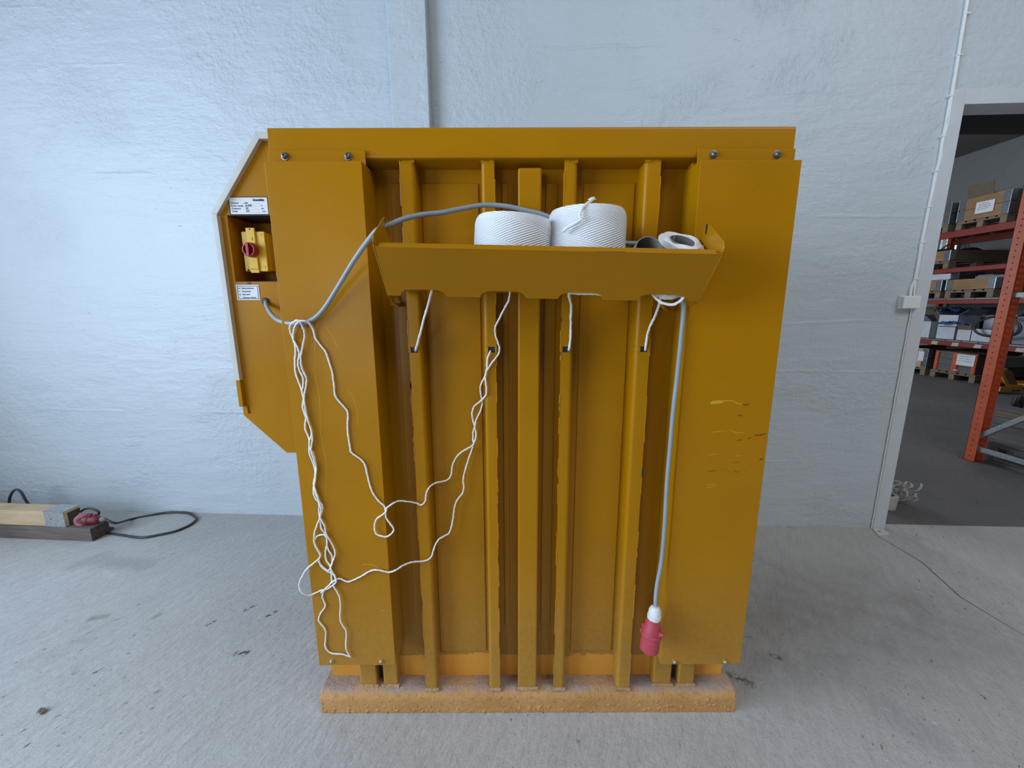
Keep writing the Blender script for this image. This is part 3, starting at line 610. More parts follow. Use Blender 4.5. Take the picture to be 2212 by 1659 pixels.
for a, b in cuts:
    xa, xb = aY(a, 643, 1.03).x, aY(b, 646, 1.03).x; r, hh = .026, .021
    pl += [(xa, 0)]+[(xa+r*(1-math.cos(t)), hh*math.sin(t)) for t in (.35, .7, 1.1, PI/2)]+[(xb-r*(1-math.cos(t)), hh*math.sin(t)) for t in (PI/2, 1.1, .7, .35)]+[(xb, 0)]
pl += [(TX1, 0), (TX1, Lf)]
m = MB(); m.prism(pl, 'z', -.0025, 0, FM); me = tiltm(m.mesh('front_plate', .0005, 1)); fpl = link('front_plate', me, M['tray'], tray)
m = MB(); m.prism([(fl.x-.0005, fl.y-.001), (fl.x+.0085, fl.y+.0105), (fl.x+.0105, fl.y+.009), (fl.x+.0025, fl.y-.001)], 'x', TX0+.012, TX1-.016); link('front_lip', tiltm(m.mesh('front_lip', .0004, 1)), M['tray'], fpl)
ep = [(fl.x-.001, fl.y), (fl.x-.003, fl.y+.0115), (fl.x+.004, fl.y+.028), (1.012, 1.598), (1.021, 1.603), (1.024, 1.580), (1.030, 1.580), (1.032, 1.605), (1.040, 1.602), (1.088, 1.530), (1.165, 1.47), (1.165, 1.436), (1.075, 1.409), (fb.x, fb.y)]
for xx in (TX0, TX1-.003):
    m = MB(); m.prism(ep, 'x', xx, xx+.003); epo = link('end_plate', tiltm(m.mesh('end_plate', .0004, 1)), M['tray'], tray)
    m = MB(); m.prism([(1.0215, 1.602), (1.0245, 1.5802), (1.0298, 1.5802), (1.0318, 1.604), (1.0305, 1.604), (1.0285, 1.5815), (1.0255, 1.5815), (1.0230, 1.602)], 'x', xx-.0006, xx+.0036); link('slot_edge', tiltm(m.mesh('slot_edge')), M['bare'], epo)
m = MB(); m.box((TX0+.003, 1.026, 1.4355), (TX1-.003, 1.168, 1.4385)); m.box((TX0+.003, 1.165, 1.437), (TX1-.003, 1.168, 1.475)); link('floor_plate', tiltm(m.mesh('floor_plate')), M['tray'], tray)
# twine spools
def spool(name, px0, px1, ztop, label, tilt, mat, R=None, rim=.012, Yc=1.066, zb=1.442, core=True):
    x0, x1 = aY(px0, 490, Yc).x, aY(px1, 490, Yc).x; R = R or (x1-x0)/2; xc = (x0+x1)/2; h = ztop-zb
    t = thing(name, label, 'twine spool', (xc, Yc, zb), group='white baling twine spools in the tray')
    prof = [(.018, 0), (R*.53, 0), (R*.80, .030), (R*.985, .062), (R, .09), (R, h-rim*1.6), (R*.985, h-rim*.7), (R*.93, h), (R*.45, h+.002), (.03, h-.003), (.03, .004), (.018, .003)]
    q = [(r*(1+random.uniform(-.006, .006)), z) for r, z in prof]
    b = MB(); b.lathe(q, 48, Matrix.Translation((0, 0, 0)) @ Matrix.Rotation(math.radians(tilt), 4, 'Y')); o = b.mesh('winding', 0, 2, 40); w_ = bpy.data.objects.new('winding', o); C.objects.link(w_); o.materials.append(mat); w_.parent = t
    if core:
        b = MB(); b.lathe([(.031, .01), (.031, h-.004), (.027, h-.004), (.027, .01)], 24, Matrix.Rotation(math.radians(tilt), 4, 'Y')); c_ = bpy.data.objects.new('core', b.mesh('core')); C.objects.link(c_); c_.data.materials.append(M['card']); c_.parent = t
    return t, xc, R
sp1, sx1, sR1 = spool('twine_spool', 1016, 1184, 1.614, 'white twine spool leaning right in the middle of the tray, grey cable behind it', 4.5, M['twine'])
sp2, sx2, sR2 = spool('twine_spool', 1185, 1350, 1.631, 'white twine spool with knotted tuft on top, right of the leaning spool', 0, M['twine'])
def part_world(mb, name, mat, root, **k): return mb.build(name, mat, root, **k)
kn = MB()
P0 = [aY(1268, 440, .978), aY(1258, 449, .970), aY(1254, 458, .966), aY(1252, 468, .964), aY(1258, 472, .964), aY(1244, 482, .966), aY(1226, 492, .972), aY(1216, 500, .977)]
kn.tube(spline([aY(1283, 428, 1.0), aY(1276, 434, .99)]+P0, 4), .0034, 7)
for i in range(7):
    e = aY(1270+i*3.0, 425+abs(i-3)*1.7, 1.0); kn.tube([aY(1276, 436, .992), (aY(1276, 436, .992)+e)*.5+Vector((random.uniform(-.002, .002), 0, .001)), e], [.0016, .0013, .0006], 5)
kn.build('knot_tuft', M['twine_plain'], sp2)
sp3, sx3, sR3 = spool('twine_spool', 832, 926, 1.545, 'low nearly used spool at the left end of the tray', 0, M['twine_cream'], None, .008, 1.085, 1.450)
# used spool tipped towards the camera with visible core, and a bare cardboard tube
t = thing('twine_spool', 'half used twine roll tipped forward at the right end of the tray, cardboard core open', 'twine spool', tuple(aY(1472, 524, 1.02)), group='white baling twine spools in the tray')
pz = aY(1472, 522, 1.03); ax = Vector((.12, -.52, .85)).normalized(); AM = Matrix.Translation(pz) @ ax.to_track_quat('Z', 'X').to_matrix().to_4x4()
b = MB(); b.lathe([(.028, -.085), (.046, -.085), (.052, -.07), (.0525, -.012), (.049, -.002), (.040, .003), (.031, .001), (.028, -.01), (.028, -.085)], 40, AM); b.build('winding', M['twine_plain'], t)
b = MB()
for k in range(9):
    r = .0525-.0002*k; b.tube([AM @ Vector(((r-.0*j)*math.cos(j*PI/14), r*math.sin(j*PI/14), -.006-k*.0075+.004*math.sin(j*PI/14*2+k))) for j in range(28)], .0036, 6, True)
for k in range(4):
    r = .047-.0045*k; b.tube([AM @ Vector((r*math.cos(j*PI/14), r*math.sin(j*PI/14), .001+.002*math.sin(j*.9+k))) for j in range(28)], .0032, 6, True)
b.build('strand', M['twine_plain'], t)
b = MB(); b.lathe([(.0295, -.08), (.0295, .004), (.027, .004), (.027, -.08)], 28, AM); b.build('core', M['card'], t)
b = MB(); b.prism([(-.004, -.02), (.018, -.02), (.008, .012)], 'y', .018, .020, AM); b.build('core_flap', M['card'], t)
tb = MB(); c0 = aY(1400, 540, .975); AM = Matrix.Translation(c0) @ Vector((.03, -1, .30)).normalized().to_track_quat('Z', 'Y').to_matrix().to_4x4()
tb.lathe([(.0315, -.13), (.0315, .004), (.0295, .004), (.0295, -.13), (.0315, -.13)], 30, AM)
o = tb.build('cardboard_tube', M['card'], None); tag(o, 'empty dark cardboard tube lying beside the half used twine roll', 'tube')

# ---------------------------------------------------------------- loose twine
def strand(name, pts, label, r=.0026, k=5, parent=None, jit=.0006):
    sp = spline([aY(*p) for p in pts], k); sp = [p+Vector((random.uniform(-jit, jit), random.uniform(-jit, jit)*.4, random.uniform(-jit, jit))) for p in sp]
    b = MB(); b.tube(sp, [r*random.uniform(.88, 1.15) for _ in sp], 7)
    o = b.build(name, M['twine_plain'], parent)
    if parent is None: tag(o, label, 'twine')
    return o
strand('twine_strand', [(934, 622, 1.06), (930, 636, 1.065), (924, 660, 1.085), (914, 695, 1.12), (904, 735, 1.160), (899, 752, 1.170), (898, 757, 1.180), (898, 759, 1.20)], 'short taut twine from the leftmost tray cutout to the first rib', .0034)
strand('twine_strand', [(1228, 628, 1.06), (1229, 640, 1.07), (1234, 660, 1.11), (1233, 690, 1.15), (1233, 720, 1.168), (1231, 743, 1.172), (1229, 755, 1.176), (1228, 758, 1.20)], 'short twine hanging straight down to the third rib slot', .0034)
strand('twine_strand', [(1426, 632, 1.06), (1426, 646, 1.07), (1423, 660, 1.10), (1414, 685, 1.14), (1404, 705, 1.165), (1398, 725, 1.170), (1395, 745, 1.173), (1394, 755, 1.178), (1394, 758, 1.20)], 'short curved twine running into the rightmost rib slot', .0034)
strand('twine_loop', [(1408, 634, 1.05), (1418, 645, 1.04), (1430, 654, 1.035), (1446, 658, 1.03), (1460, 656, 1.025), (1472, 648, 1.022), (1475, 642, 1.024), (1470, 636, 1.04)], 'slack twine loop sagging below the rightmost tray cutout', .0036)
strand('used_twine_bottom', [(1412, 633, 1.06), (1430, 639, 1.05), (1448, 641, 1.048), (1464, 637, 1.055), (1474, 631, 1.07)], 'thick twine bundle showing inside the rightmost tray cutout', .0075)
strand('used_twine_bottom', [(1226, 632, 1.045), (1250, 634, 1.043), (1280, 634, 1.043), (1300, 637, 1.045)], 'twine band showing inside the third tray cutout', .0035)
RF = 1.172
p_ = [(1101, 626, 1.06), (1101, 635, 1.065), (1098, 650, 1.08), (1089, 667, 1.105), (1078, 690, 1.135), (1070, 706, 1.155), (1070, 722, 1.165), (1075, 738, RF), (1079, 752, RF), (1076, 766, RF), (1062, 785, RF), (1052, 800, RF), (1048.5, 811, RF-.003), (1039, 831, 1.19), (1038, 847, 1.20), (1041, 863, 1.205), (1041.6, 874, 1.21), (1037, 890, 1.21), (1029, 906, 1.215), (1025.6, 922, 1.212), (1022, 934, 1.217), (1022, 950, 1.214), (1023, 959, 1.21), (1016, 980, 1.215), (1010, 999, 1.215), (1001, 1031, 1.215), (1001, 1060, 1.215), (984, 1087, 1.21), (979, 1116, 1.21), (975, 1138, 1.205), (968, 1153, 1.20), (948, 1165, 1.185), (938, 1183, 1.177), (932, 1202, 1.172), (919, 1211, 1.170), (891, 1214, 1.155), (870, 1222, 1.138), (856, 1231, 1.126), (840, 1236, 1.125), (815, 1231, 1.125), (799, 1234, 1.125), (778, 1246, 1.125), (753, 1256, 1.125), (734, 1250, 1.124), (721, 1255, 1.122), (694, 1280, 1.123)]
strand('long_twine', p_, 'long thin twine from the second tray cutout sagging low across the ribs to the tangle', .0026)
q_ = [(1060, 757, 1.20), (1058.8, 760, RF), (1053, 776, RF), (1052, 796, RF), (1048.5, 814, RF), (1050.8, 840, RF), (1049.7, 853, 1.175), (1040, 865, 1.195), (1025.6, 876.5, 1.21), (1020, 890, 1.215), (1021, 904, 1.216), (1025.6, 922, 1.216), (1028.6, 940, 1.21), (1025, 954, 1.21), (1018, 964, 1.21), (999, 975, 1.212), (986, 987, 1.214), (977, 1007, 1.214), (974, 1027, 1.212), (963, 1038, 1.21), (944, 1042, 1.20), (930, 1050, 1.185), (922, 1063, 1.177), (918, 1083, 1.172), (909, 1091, 1.171), (901, 1087, 1.170), (883, 1083.6, 1.155), (862, 1082, 1.14), (848, 1088, 1.127), (835, 1098, 1.122), (832.7, 1107, 1.121), (813, 1122, 1.121), (808.8, 1138, 1.121), (812, 1152, 1.121), (821, 1157, 1.121), (836, 1159, 1.121), (848, 1150, 1.122), (850, 1142, 1.123), (842, 1130, 1.124), (834, 1118, 1.125), (832.7, 1103, 1.125), (830, 1093, 1.126), (817, 1081, 1.126), (805, 1064, 1.126), (798, 1044, 1.126), (793, 1023, 1.126), (788.7, 1005, 1.126), (780, 993, 1.126), (760, 978, 1.126), (757, 971, 1.126), (753, 944, 1.126), (750.6, 918, 1.126), (752, 896, 1.126), (747, 883, 1.126), (731, 865, 1.126), (724, 853, 1.126), (721, 827, 1.126), (718, 805, 1.126), (711, 782, 1.126), (704, 761, 1.126), (691, 744, 1.126), (681, 729, 1.125), (676, 711, 1.122), (668, 698, 1.112), (660, 692, 1.106)]
strand('long_twine', q_, 'long twine from the second rib slot with a teardrop loop, rising to the grey cable', .0026)
tg = thing('hanging_twine', 'tangled bundle of thin white twine hanging from the grey cable over the left cover', 'twine', tuple(aY(700, 1419, 1.12)))
v1 = [(652, 695, 1.108), (645, 692, 1.103), (638, 693, 1.105), (627, 702, 1.112), (626.6, 716, 1.118), (633, 731), (638, 749), (638, 767), (636.7, 787), (640.5, 812), (652, 843), (655.7, 860), (653.7, 880), (660.8, 903), (659, 924), (668, 949), (668, 977), (678, 1004), (681, 1025), (677, 1055), (680, 1074), (689, 1087), (689, 1107), (691.7, 1124), (694, 1141), (704, 1156), (706.5, 1176), (702.8, 1191), (705, 1210), (714, 1225), (716, 1247), (716, 1258), (701, 1275), (696.6, 1290), (702.8, 1309), (691.7, 1326), (688.7, 1341), (699, 1354), (704, 1366), (702.8, 1396), (714, 1410), (738, 1413), (758, 1419)]
v2 = [(660, 693, 1.103), (648, 693.5, 1.103), (638, 703, 1.11), (634, 716, 1.116), (634, 733), (642, 749), (646, 764), (643.6, 782), (645.6, 797), (654, 817), (654.4, 835), (652, 846), (658, 868), (660.8, 888), (667, 913), (673, 936), (668, 954), (669.6, 969), (676, 979), (682, 1002), (681, 1025), (678, 1045), (682, 1065), (690, 1082), (696.6, 1094), (693, 1114), (684, 1136), (679, 1154), (679, 1173), (688, 1191), (691.7, 1198), (688, 1208), (664, 1228, 1.118), (650, 1250, 1.11), (646, 1265, 1.11), (652, 1279.7, 1.11), (666, 1286, 1.118), (679, 1282), (694, 1275), (709, 1271), (726, 1258.7)]
v3 = [(648, 694, 1.104), (652, 703, 1.112), (657, 716, 1.118), (657.7, 729), (653.7, 749), (649.4, 774), (653, 797), (661, 815), (662, 827), (658.7, 845), (657, 860), (659.5, 883), (666, 911), (672, 929), (674.7, 949), (672, 972), (678, 992), (683, 1012), (680, 1042), (679, 1050), (685, 1070), (691.7, 1092), (694, 1104), (691.7, 1117), (701, 1136), (705, 1154), (719, 1178), (724, 1196), (719, 1213), (715, 1228), (724, 1245), (726, 1257), (720, 1265), (729, 1280), (735, 1297), (735, 1336), (740, 1351), (748, 1364), (747, 1393), (750, 1408), (757, 1419)]
v4 = [(679, 1168), (684, 1159), (692, 1155.5), (702, 1156), (706, 1166), (707, 1182), (718, 1204), (715, 1222), (708, 1232), (690, 1216), (688, 1206), (693, 1222), (706, 1233), (719, 1240), (725, 1250), (726, 1258), (712, 1268), (694, 1280)]
for i, v in enumerate((v1, v2, v3, v4)):
    dy = .1255-.0022*(i % 3)
    strand('strand', [p if len(p) == 3 else (p[0], p[1], 1+dy) for p in v], None, .0024, 5, tg)

# ---------------------------------------------------------------- wall cable, clips and junction box
def wv(px, py, off=.006):
    d = ray(px, py); n = WM.to_3x3() @ Vector((0, 1, 0)); p0 = WM @ Vector((0, -off, 0)); return ORI + d*((p0-ORI).dot(n)/d.dot(n))
wc = thing('wall_cable', 'thick white painted cable clipped up the wall beside the doorway', 'cable', tuple(wv(1969, 640)))
cpts = [(2100, -60), (2090, 0), (2077, 76), (2066, 145), (2055, 210), (2046, 265), (2036, 303), (2030, 345), (2022, 372), (2014, 412), (2006, 450), (1998, 490), (1991, 524), (1985, 560), (1979, 592), (1976, 605), (1968, 622), (1966, 640)]
m = MB(); m.tube(spline([wv(x, y, .007) for x, y in cpts], 4), .0085, 8); m.build('cord', M['white_plastic'], wc)
for px, py in ((2086, 32), (2069, 121), (2051, 209), (2034, 296), (2020, 371), (2005, 448), (1991, 524), (1976, 603)):
    p = wv(px, py, .0); q = WI @ p; m = MB(); m.box((q.x-.014, -.0165, q.z-.004), (q.x+.011, 0, q.z+.004), WM); m.lathe([(.003, 0), (.003, .004)], 8, WM @ Matrix.Translation((q.x+.013, -.008, q.z)) @ Matrix.Rotation(PI/2, 4, 'X')); m.build('clip', M['white_plastic'], wc, .0015)
a = WI @ wv(1947, 639, .02); b_ = WI @ wv(1981, 667, .02)
jb = thing('junction_box', 'small cream square junction box at the lower end of the wall cable', 'junction box', tuple(WM @ Vector(((a.x+b_.x)/2, 0, b_.z))))
m = MB(); m.box((a.x, -.022, b_.z), (b_.x, 0, a.z), WM); m.build('back_box', M['white_plastic'], jb, .003)
m = MB(); m.box((a.x+.002, -.040, b_.z+.002), (b_.x-.002, -.0225, a.z-.002), WM); m.build('lid', M['white_plastic'], jb, .005, 3)
m = MB(); m.tube([WM @ Vector((b_.x-.02, -.01, a.z-.004)), WM @ Vector((b_.x-.024, -.008, a.z+.03)), wv(1977, 603, .006)], .005, 7); m.build('entry_cord', M['white_plastic'], jb)

# ---------------------------------------------------------------- timbers and red socket lead on the left
tA, tB = aZ(0, 1162, 0), aZ(200, 1170, 0); dirx = (tB-tA).normalized(); ny = Vector((-dirx.y, dirx.x, 0))
TF = Matrix(((dirx.x, ny.x, 0, tB.x), (dirx.y, ny.y, 0, tB.y), (0, 0, 1, 0), (0, 0, 0, 1)))   # x along the beam, origin at its front right foot
hl = aY(191, 1143, tB.y).z; dl = .105
lt = thing('dark_timber', 'dark weathered square timber lying on the floor by the wall', 'timber', tuple(tB))
m = MB(); m.box((-1.7, 0, 0), (-.001, dl, hl), TF); m.build('beam', M['wood_dark'], lt, .003)
m = MB(); m.box((-.001, .001, .001), (.001, dl-.001, hl-.001), TF); m.build('end_grain', M['wood_end'], lt, .0005, label='dark brown end grain')
TI = TF.inverted()
ue = TI @ aZ(142, 1139, hl); hu = .0
for k in range(40):
    z = hl+.03+k*.003
    if abs((TI @ aZ(141, 1107, z)).y-ue.y) < .004: hu = z; break
hu = hu or hl+.09
ut = thing('pale_timber', 'pale new timber with a metal sleeved end resting on the dark timber', 'timber', tuple(TF @ Vector((ue.x, ue.y, hl))))
ux = ue.x; uy0 = max(.004, ue.y); uy1 = uy0+.092
cx = (TI @ aZ(98, 1138, hl)).x
m = MB(); m.box((-1.7, uy0+.002, hl+.001), (ux, uy1, hu-.001), TF); m.build('beam', M['wood_pale'], ut, .003)
m = MB(); m.box((cx, uy0, hl), (ux+.0005, uy0+.002, hu+.001), TF); m.box((cx, uy0, hu-.001), (ux+.0005, uy1+.002, hu+.001), TF); m.build('metal_sleeve', M['steel'], ut, .0007, label='galvanised metal sleeve round the end')
m = MB(); m.box((ux-.001, uy0+.022, hl+.004), (ux+.0015, uy1-.002, hu-.016), TF); m.build('end_face', M['wood_end'], ut)
m = MB(); q = TF @ Vector(((cx+ux)/2-.02, uy0, (hl+hu)/2)); m.lathe([(.0035, 0), (.0035, .001)], 10, Matrix.Translation(q) @ Matrix.Rotation(PI/2, 4, 'X')); m.build('screw', M['ink'], ut)
# red connector with black lead
sk = aY(176, 1114, tB.y+.02); ld = thing('black_extension_lead', 'black rubber lead looping on the floor with a red connector on the dark timber', 'extension lead', (sk.x, sk.y, 0))
s0 = TF @ Vector((ux+.088, .040, hl+.034)); s1 = TF @ Vector((ux+.176, .066, hl+.028)); AM = Matrix.Translation(s0) @ (s1-s0).normalized().to_track_quat('Z', 'Y').to_matrix().to_4x4(); Ls = (s1-s0).length
m = MB(); m.lathe([(.030, .006), (.030, .03), (.027, .034), (.027, .060), (.024, .075), (.017, Ls-.01), (.014, Ls)], 22, AM); m.box((-.012, .022, .02), (.012, .038, .045), AM); m.box((-.008, .024, .05), (.008, .034, .066), AM); m.build('connector_body', M['maroon'], ld, .0008, label='dark red connector body')
LM = Matrix.Translation(s0+Vector((-.006, -.006, .002))) @ Vector((.38, -.92, .10)).normalized().to_track_quat('Z', 'X').to_matrix().to_4x4()
m = MB(); m.lathe([(.033, -.004), (.036, -.002), (.036, .004), (.033, .006)], 26, LM); m.prism([(.026, -.020), (.050, 0), (.026, .020)], 'z', -.003, .004, LM); m.lathe([(.022, .006), (.022, .008), (.018, .008), (.018, .006)], 22, LM); m.build('connector_lid', M['pink'], ld, .0006, label='faded pink round connector lid')
m = MB(); m.lathe([(.015, Ls-.002), (.015, Ls+.012), (.009, Ls+.022)], 14, AM); m.build('gland', M['gland'], ld)
ce = AM @ Vector((0, 0, Ls+.02)); r_ = .0075
fl_ = [aZ(x, y, r_) for x, y in [(285, 1121), (340, 1110), (372, 1106.5), (405, 1108), (421, 1116), (424, 1122), (410, 1134), (380, 1147), (345, 1155), (305, 1161), (265, 1156), (240, 1152), (229, 1150)]]
bk = [TF @ Vector((-.02, .13, .03)), TF @ Vector((-.10, .20, .06)), TF @ Vector((-.20, .18, .09))]
m = MB(); m.tube(spline([ce, ce+(ce-s0).normalized()*.05+Vector((0, 0, -.03))]+fl_+[TF @ Vector((-.012, .13, .012)), TF @ Vector((-.06, .14, r_)), TF @ Vector((-.30, .15, r_))], 7), r_, 9); m.build('cord', M['black_cable'], ld)
ar = [(12, 1115), (19, 1090), (22, 1072), (30, 1060), (38, 1058), (46, 1064), (54, 1078), (64, 1094), (72, 1112)]
lp = MB(); ya = (TF @ Vector((-.8, .16, 0))).y; lp.tube(spline([aY(x, y, ya) for x, y in ar]+[aY(90, 1130, ya+.03)], 6), r_, 9); lp.build('cord_arch', M['black_cable'], ld)
k2 = [(176, 1104), (188, 1098.5), (200, 1099.5), (211, 1104), (214, 1109), (209, 1116)]
lp = MB(); yb = (TF @ Vector((0, .125, 0))).y; lp.tube(spline([aY(160, 1120, yb)]+[aY(x, y, yb) for x, y in k2]+[aY(206, 1128, yb+.01)], 6), r_*.85, 9); lp.build('cord_bend', M['black_cable'], ld)
# dry leaf scrap on the floor
q = aZ(92, 1538, 0); m = MB(); gp = []
for i in range(7):
    for j in range(4): gp.append(Vector((q.x-.014+i*.0046, q.y-.009+j*.006+.004*math.sin(i), .003+.006*abs(math.sin(i*.9+j*.7)))))
fs = [(i*4+j, i*4+j+1, (i+1)*4+j+1, (i+1)*4+j) for i in range(6) for j in range(3)]
bt = [v-Vector((0, 0, .0025)) for v in gp]; m.add(gp, fs); m.add(bt, [f[::-1] for f in fs]); tag(m.build('leaf_scrap', M['wood_brown']), 'curled brown leaf scrap on the concrete floor', 'leaf')

# ---------------------------------------------------------------- strapping pile behind the door frame
sp = thing('strapping_pile', 'loose pile of off-white plastic strapping beside the door frame', 'strapping', tuple(aZ(1935, 1100, 0)))
def ribbon(mb, pts, wd, up=Vector((0, 0, 1)), th=.0009):
    P = [Vector(p) for p in pts]; n = len(P); vs = []
    for i, p in enumerate(P):
        t = (P[min(i+1, n-1)]-P[max(i-1, 0)]).normalized(); s = t.cross(up)
        s = (s.normalized() if s.length > 1e-4 else Vector((1, 0, 0))); nn = s.cross(t).normalized()
        vs += [p-s*wd/2-nn*th, p+s*wd/2-nn*th, p+s*wd/2+nn*th, p-s*wd/2+nn*th]
    fs = [(i*4+k, i*4+(k+1) % 4, (i+1)*4+(k+1) % 4, (i+1)*4+k) for i in range(n-1) for k in range(4)]+[(3, 2, 1, 0), ((n-1)*4, (n-1)*4+1, (n-1)*4+2, (n-1)*4+3)]
    mb.add(vs, fs)
c0 = aZ(1938, 1100, 0)
cy = MB(); kc = aZ(1912, 1102, 0); cy.lathe([(.075, 0), (.078, .002), (.078, .094), (.075, .096), (.055, .096), (.055, 0)], 30, Matrix.Translation((kc.x+.035, kc.y+.07, .0)) @ Matrix.Rotation(math.radians(4), 4, 'Y'))
cy.build('coiled_roll', M['strap'], sp, .001)
rd = random.Random(4)
for i in range(24):
    mb = MB(); a0 = rd.uniform(0, 6.28); cx_, cy_ = c0.x+rd.uniform(-.01, .14), c0.y+rd.uniform(.04, .17); ra, rb = rd.uniform(.04, .09), rd.uniform(.03, .07); zc = rd.uniform(.05, .14); tl = rd.uniform(-.6, .6); tl2 = rd.uniform(-.8, .8)
    pts = [Vector((cx_+ra*math.cos(a0+t), cy_+rb*math.sin(a0+t), max(.008, zc+tl*ra*math.cos(a0+t)+tl2*rb*math.sin(a0+t)+.01*math.sin(3*t)))) for t in [k*.24 for k in range(rd.randint(19, 27))]]
    ribbon(mb, pts, .013, Vector((.3*math.sin(i), .3, 1))); mb.build('strap_loop', M['strap'], sp)

# ---------------------------------------------------------------- store: pallet racking
RX0, RXD = 8.40, 1.05
rack = thing('pallet_rack', 'red beamed pallet rack along the far store wall loaded with boxes', 'rack', (RX0, 8.2, 0))
UY = [4.10, 6.87, 8.985]
for y in UY:
    for x in (RX0+.02, RX0+RXD-.02):
        m = MB(); m.box((x-.04, y, 0), (x+.04, y+.012, 2.84)); m.box((x-.04, y, 0), (x-.034, y+.09, 2.84)); m.box((x+.034, y, 0), (x+.04, y+.09, 2.84)); m.build('upright', M['rack_orange'], rack)
    m = MB()
    for k in range(3): m.tube([Vector((RX0+.06, y+.045, .25+k*.85)), Vector((RX0+RXD-.06, y+.045, .25+k*.85+.75))], .015, 6)
    m.build('frame_brace', M['brace'], rack)
LV = [(.64, .720), (1.43, 1.505), (2.015, 2.098), (2.66, 2.782)]
for a, b in zip(UY[:-1], UY[1:]):
    for z0, z1 in LV:
        for x in (RX0-.03, RX0+RXD-.02):
            m = MB(); m.prism([(x, z0), (x, z1-.012), (x+.014, z1), (x+.05, z1), (x+.05, z0)], 'y', a+.09, b); bmo = m.build('beam', M['rack_red'], rack, .002)
            if z0 < .7 and x < RX0:
                for k in range(7):
                    y = b-.32-k*.375
                    if y < a+.2: break
                    m = MB(); m.prism([(y, z0+.001), (y+.115, z0+.001), (y+.10, z1-.013), (y-.015, z1-.013)], 'x', x-.002, x); m.build('stripe', M['stripe'], bmo, label='cream warning stripe')
    for z0, z1 in LV[:2]:
        n = 7 if z1 < 1 else 4
        for k in range(n):
            L = (b-a-.14)/n; m = MB(); m.box((RX0+.01, a+.10+k*L, z1), (RX0+RXD-.05, a+.10+(k+1)*L-.012, z1+.030)); m.build('deck_panel', M['deck'], rack, .002)
# pallets (1.2 x 0.8 m), origin on the floor at the centre, long side along local x
def make_pallet(label, group, mats=('pallet', 'pallet_y')):
    t = thing('pallet', label, 'pallet', (0, 0, 0), 0, group, world=False)
    def pp(n, a, b, mt): m = MB(); m.box(a, b); return link(n, m.mesh(n, .0025, 1), M[mt], t)
    for y, wd in ((-.3275, .145), (-.17, .10), (0, .145), (.17, .10), (.3275, .145)): pp('deck_board', (-.6, y-wd/2, .122), (.6, y+wd/2, .144), mats[0])
    for x in (-.5275, 0, .5275): pp('cross_board', (x-.0725, -.4, .100), (x+.0725, .4, .122), mats[1])
    for x in (-.5275, 0, .5275):
        for y in (-.35, 0, .35): pp('block', (x-.0725, y-.05, .022), (x+.0725, y+.05, .100), mats[0])
    for y in (-.35, 0, .35): pp('skid', (-.6, y-.05, 0), (.6, y+.05, .022), mats[0])
    return t
def make_collar(label, group, mats=('collar', 'collar_x')):
    t = thing('pallet_collar', label, 'pallet collar', (0, 0, 0), 0, group, world=False); h = .195
    for x in (-.59, .59): m = MB(); m.box((x-.01, -.385, .002), (x+.01, .385, h-.002)); link('side_board', m.mesh('side_board', .002, 1), M[mats[0]], t)
    for y in (-.39, .39): m = MB(); m.box((-.585, y-.01, .002), (.585, y+.01, h-.002)); link('long_board', m.mesh('long_board', .002, 1), M[mats[1]], t)
    for x in (-1, 1):
        for y in (-1, 1):
            m = MB(); m.box((x*.602, y*.29, .012), (x*.606, y*.402, h-.012)); m.box((x*.50, y*.402, .012), (x*.606, y*.406, h-.012))
            m.tube([Vector((x*.603, y*.403, .0)), Vector((x*.603, y*.403, h))], .006, 6)
            for k in range(3): m.box((x*.606, y*(.305+k*.03), .02), (x*.609, y*(.313+k*.03), h-.02)); m.box((x*(.52+k*.025), y*.406, .02), (x*(.527+k*.025), y*.409, h-.02))
            link('hinge', m.mesh('hinge', 0), M['hinge'], t)
    return t
G1, G2 = 'wooden pallets in the store racking', 'wooden pallet collars in the store racking'
pal = make_pallet('pallet under the labelled crate on the top rack beam', G1); pal.location = (RX0+.60, 7.62, 2.784)
PX = RX0+.60
dup(pal, (PX, 8.56, 2.784), label='pallet at the left end of the top rack beam, half hidden by the door frame')
dup(pal, (PX, 6.76-.35, 2.784), label='pallet at the right of the top rack beam, behind the orange upright')
dup(pal, (PX, 8.42, 2.10), label='pallet on the second beam carrying a single dark collar and a white sheet')
dup(pal, (PX, 7.58, 1.537), label='pallet on the third rack level, centre, under a pale brown collar')
dup(pal, (PX, 8.47, 1.537), label='pallet on the third rack level, left, under a short visible collar end')
dup(pal, (RX0+.63, 7.60, 0), label='floor pallet carrying the grey crate with red posts')
dup(pal, (RX0+.63, 8.50, 0), label='floor pallet carrying the yellow wooden collar box')
col = make_collar('lower collar of the labelled crate on the top rack beam', G2); col.location = (PX, 7.62, 2.93)
dup(col, (PX, 7.62, 3.127), label='upper collar of the labelled crate, below the open carton flap')
dup(col, (PX, 8.56, 2.93), label='lower collar at the left end of the top rack beam'); dup(col, (PX, 8.56, 3.127), label='upper collar at the left end of the top rack beam')
dup(col, (PX, 6.41, 2.93), label='lower collar behind the orange upright on the top beam'); dup(col, (PX, 6.41, 3.127), label='upper collar behind the orange upright on the top beam')
dup(col, (PX, 8.42, 2.247), label='single dark collar on the second rack beam with a white sheet on its end')
dup(col, (PX, 7.58, 1.684), label='pale brown collar in the centre of the third rack level'); dup(col, (PX, 8.47, 1.684), label='short visible collar end at the left of the third rack level')
yc = make_collar('lower yellow wooden collar on the floor pallet', 'yellow wooden collars on the floor pallet', ('wood_pale', 'collar_x')); yc.location = (RX0+.63, 8.50, .146); dup(yc, (RX0+.63, 8.50, .343), label='upper yellow wooden collar on the floor pallet')
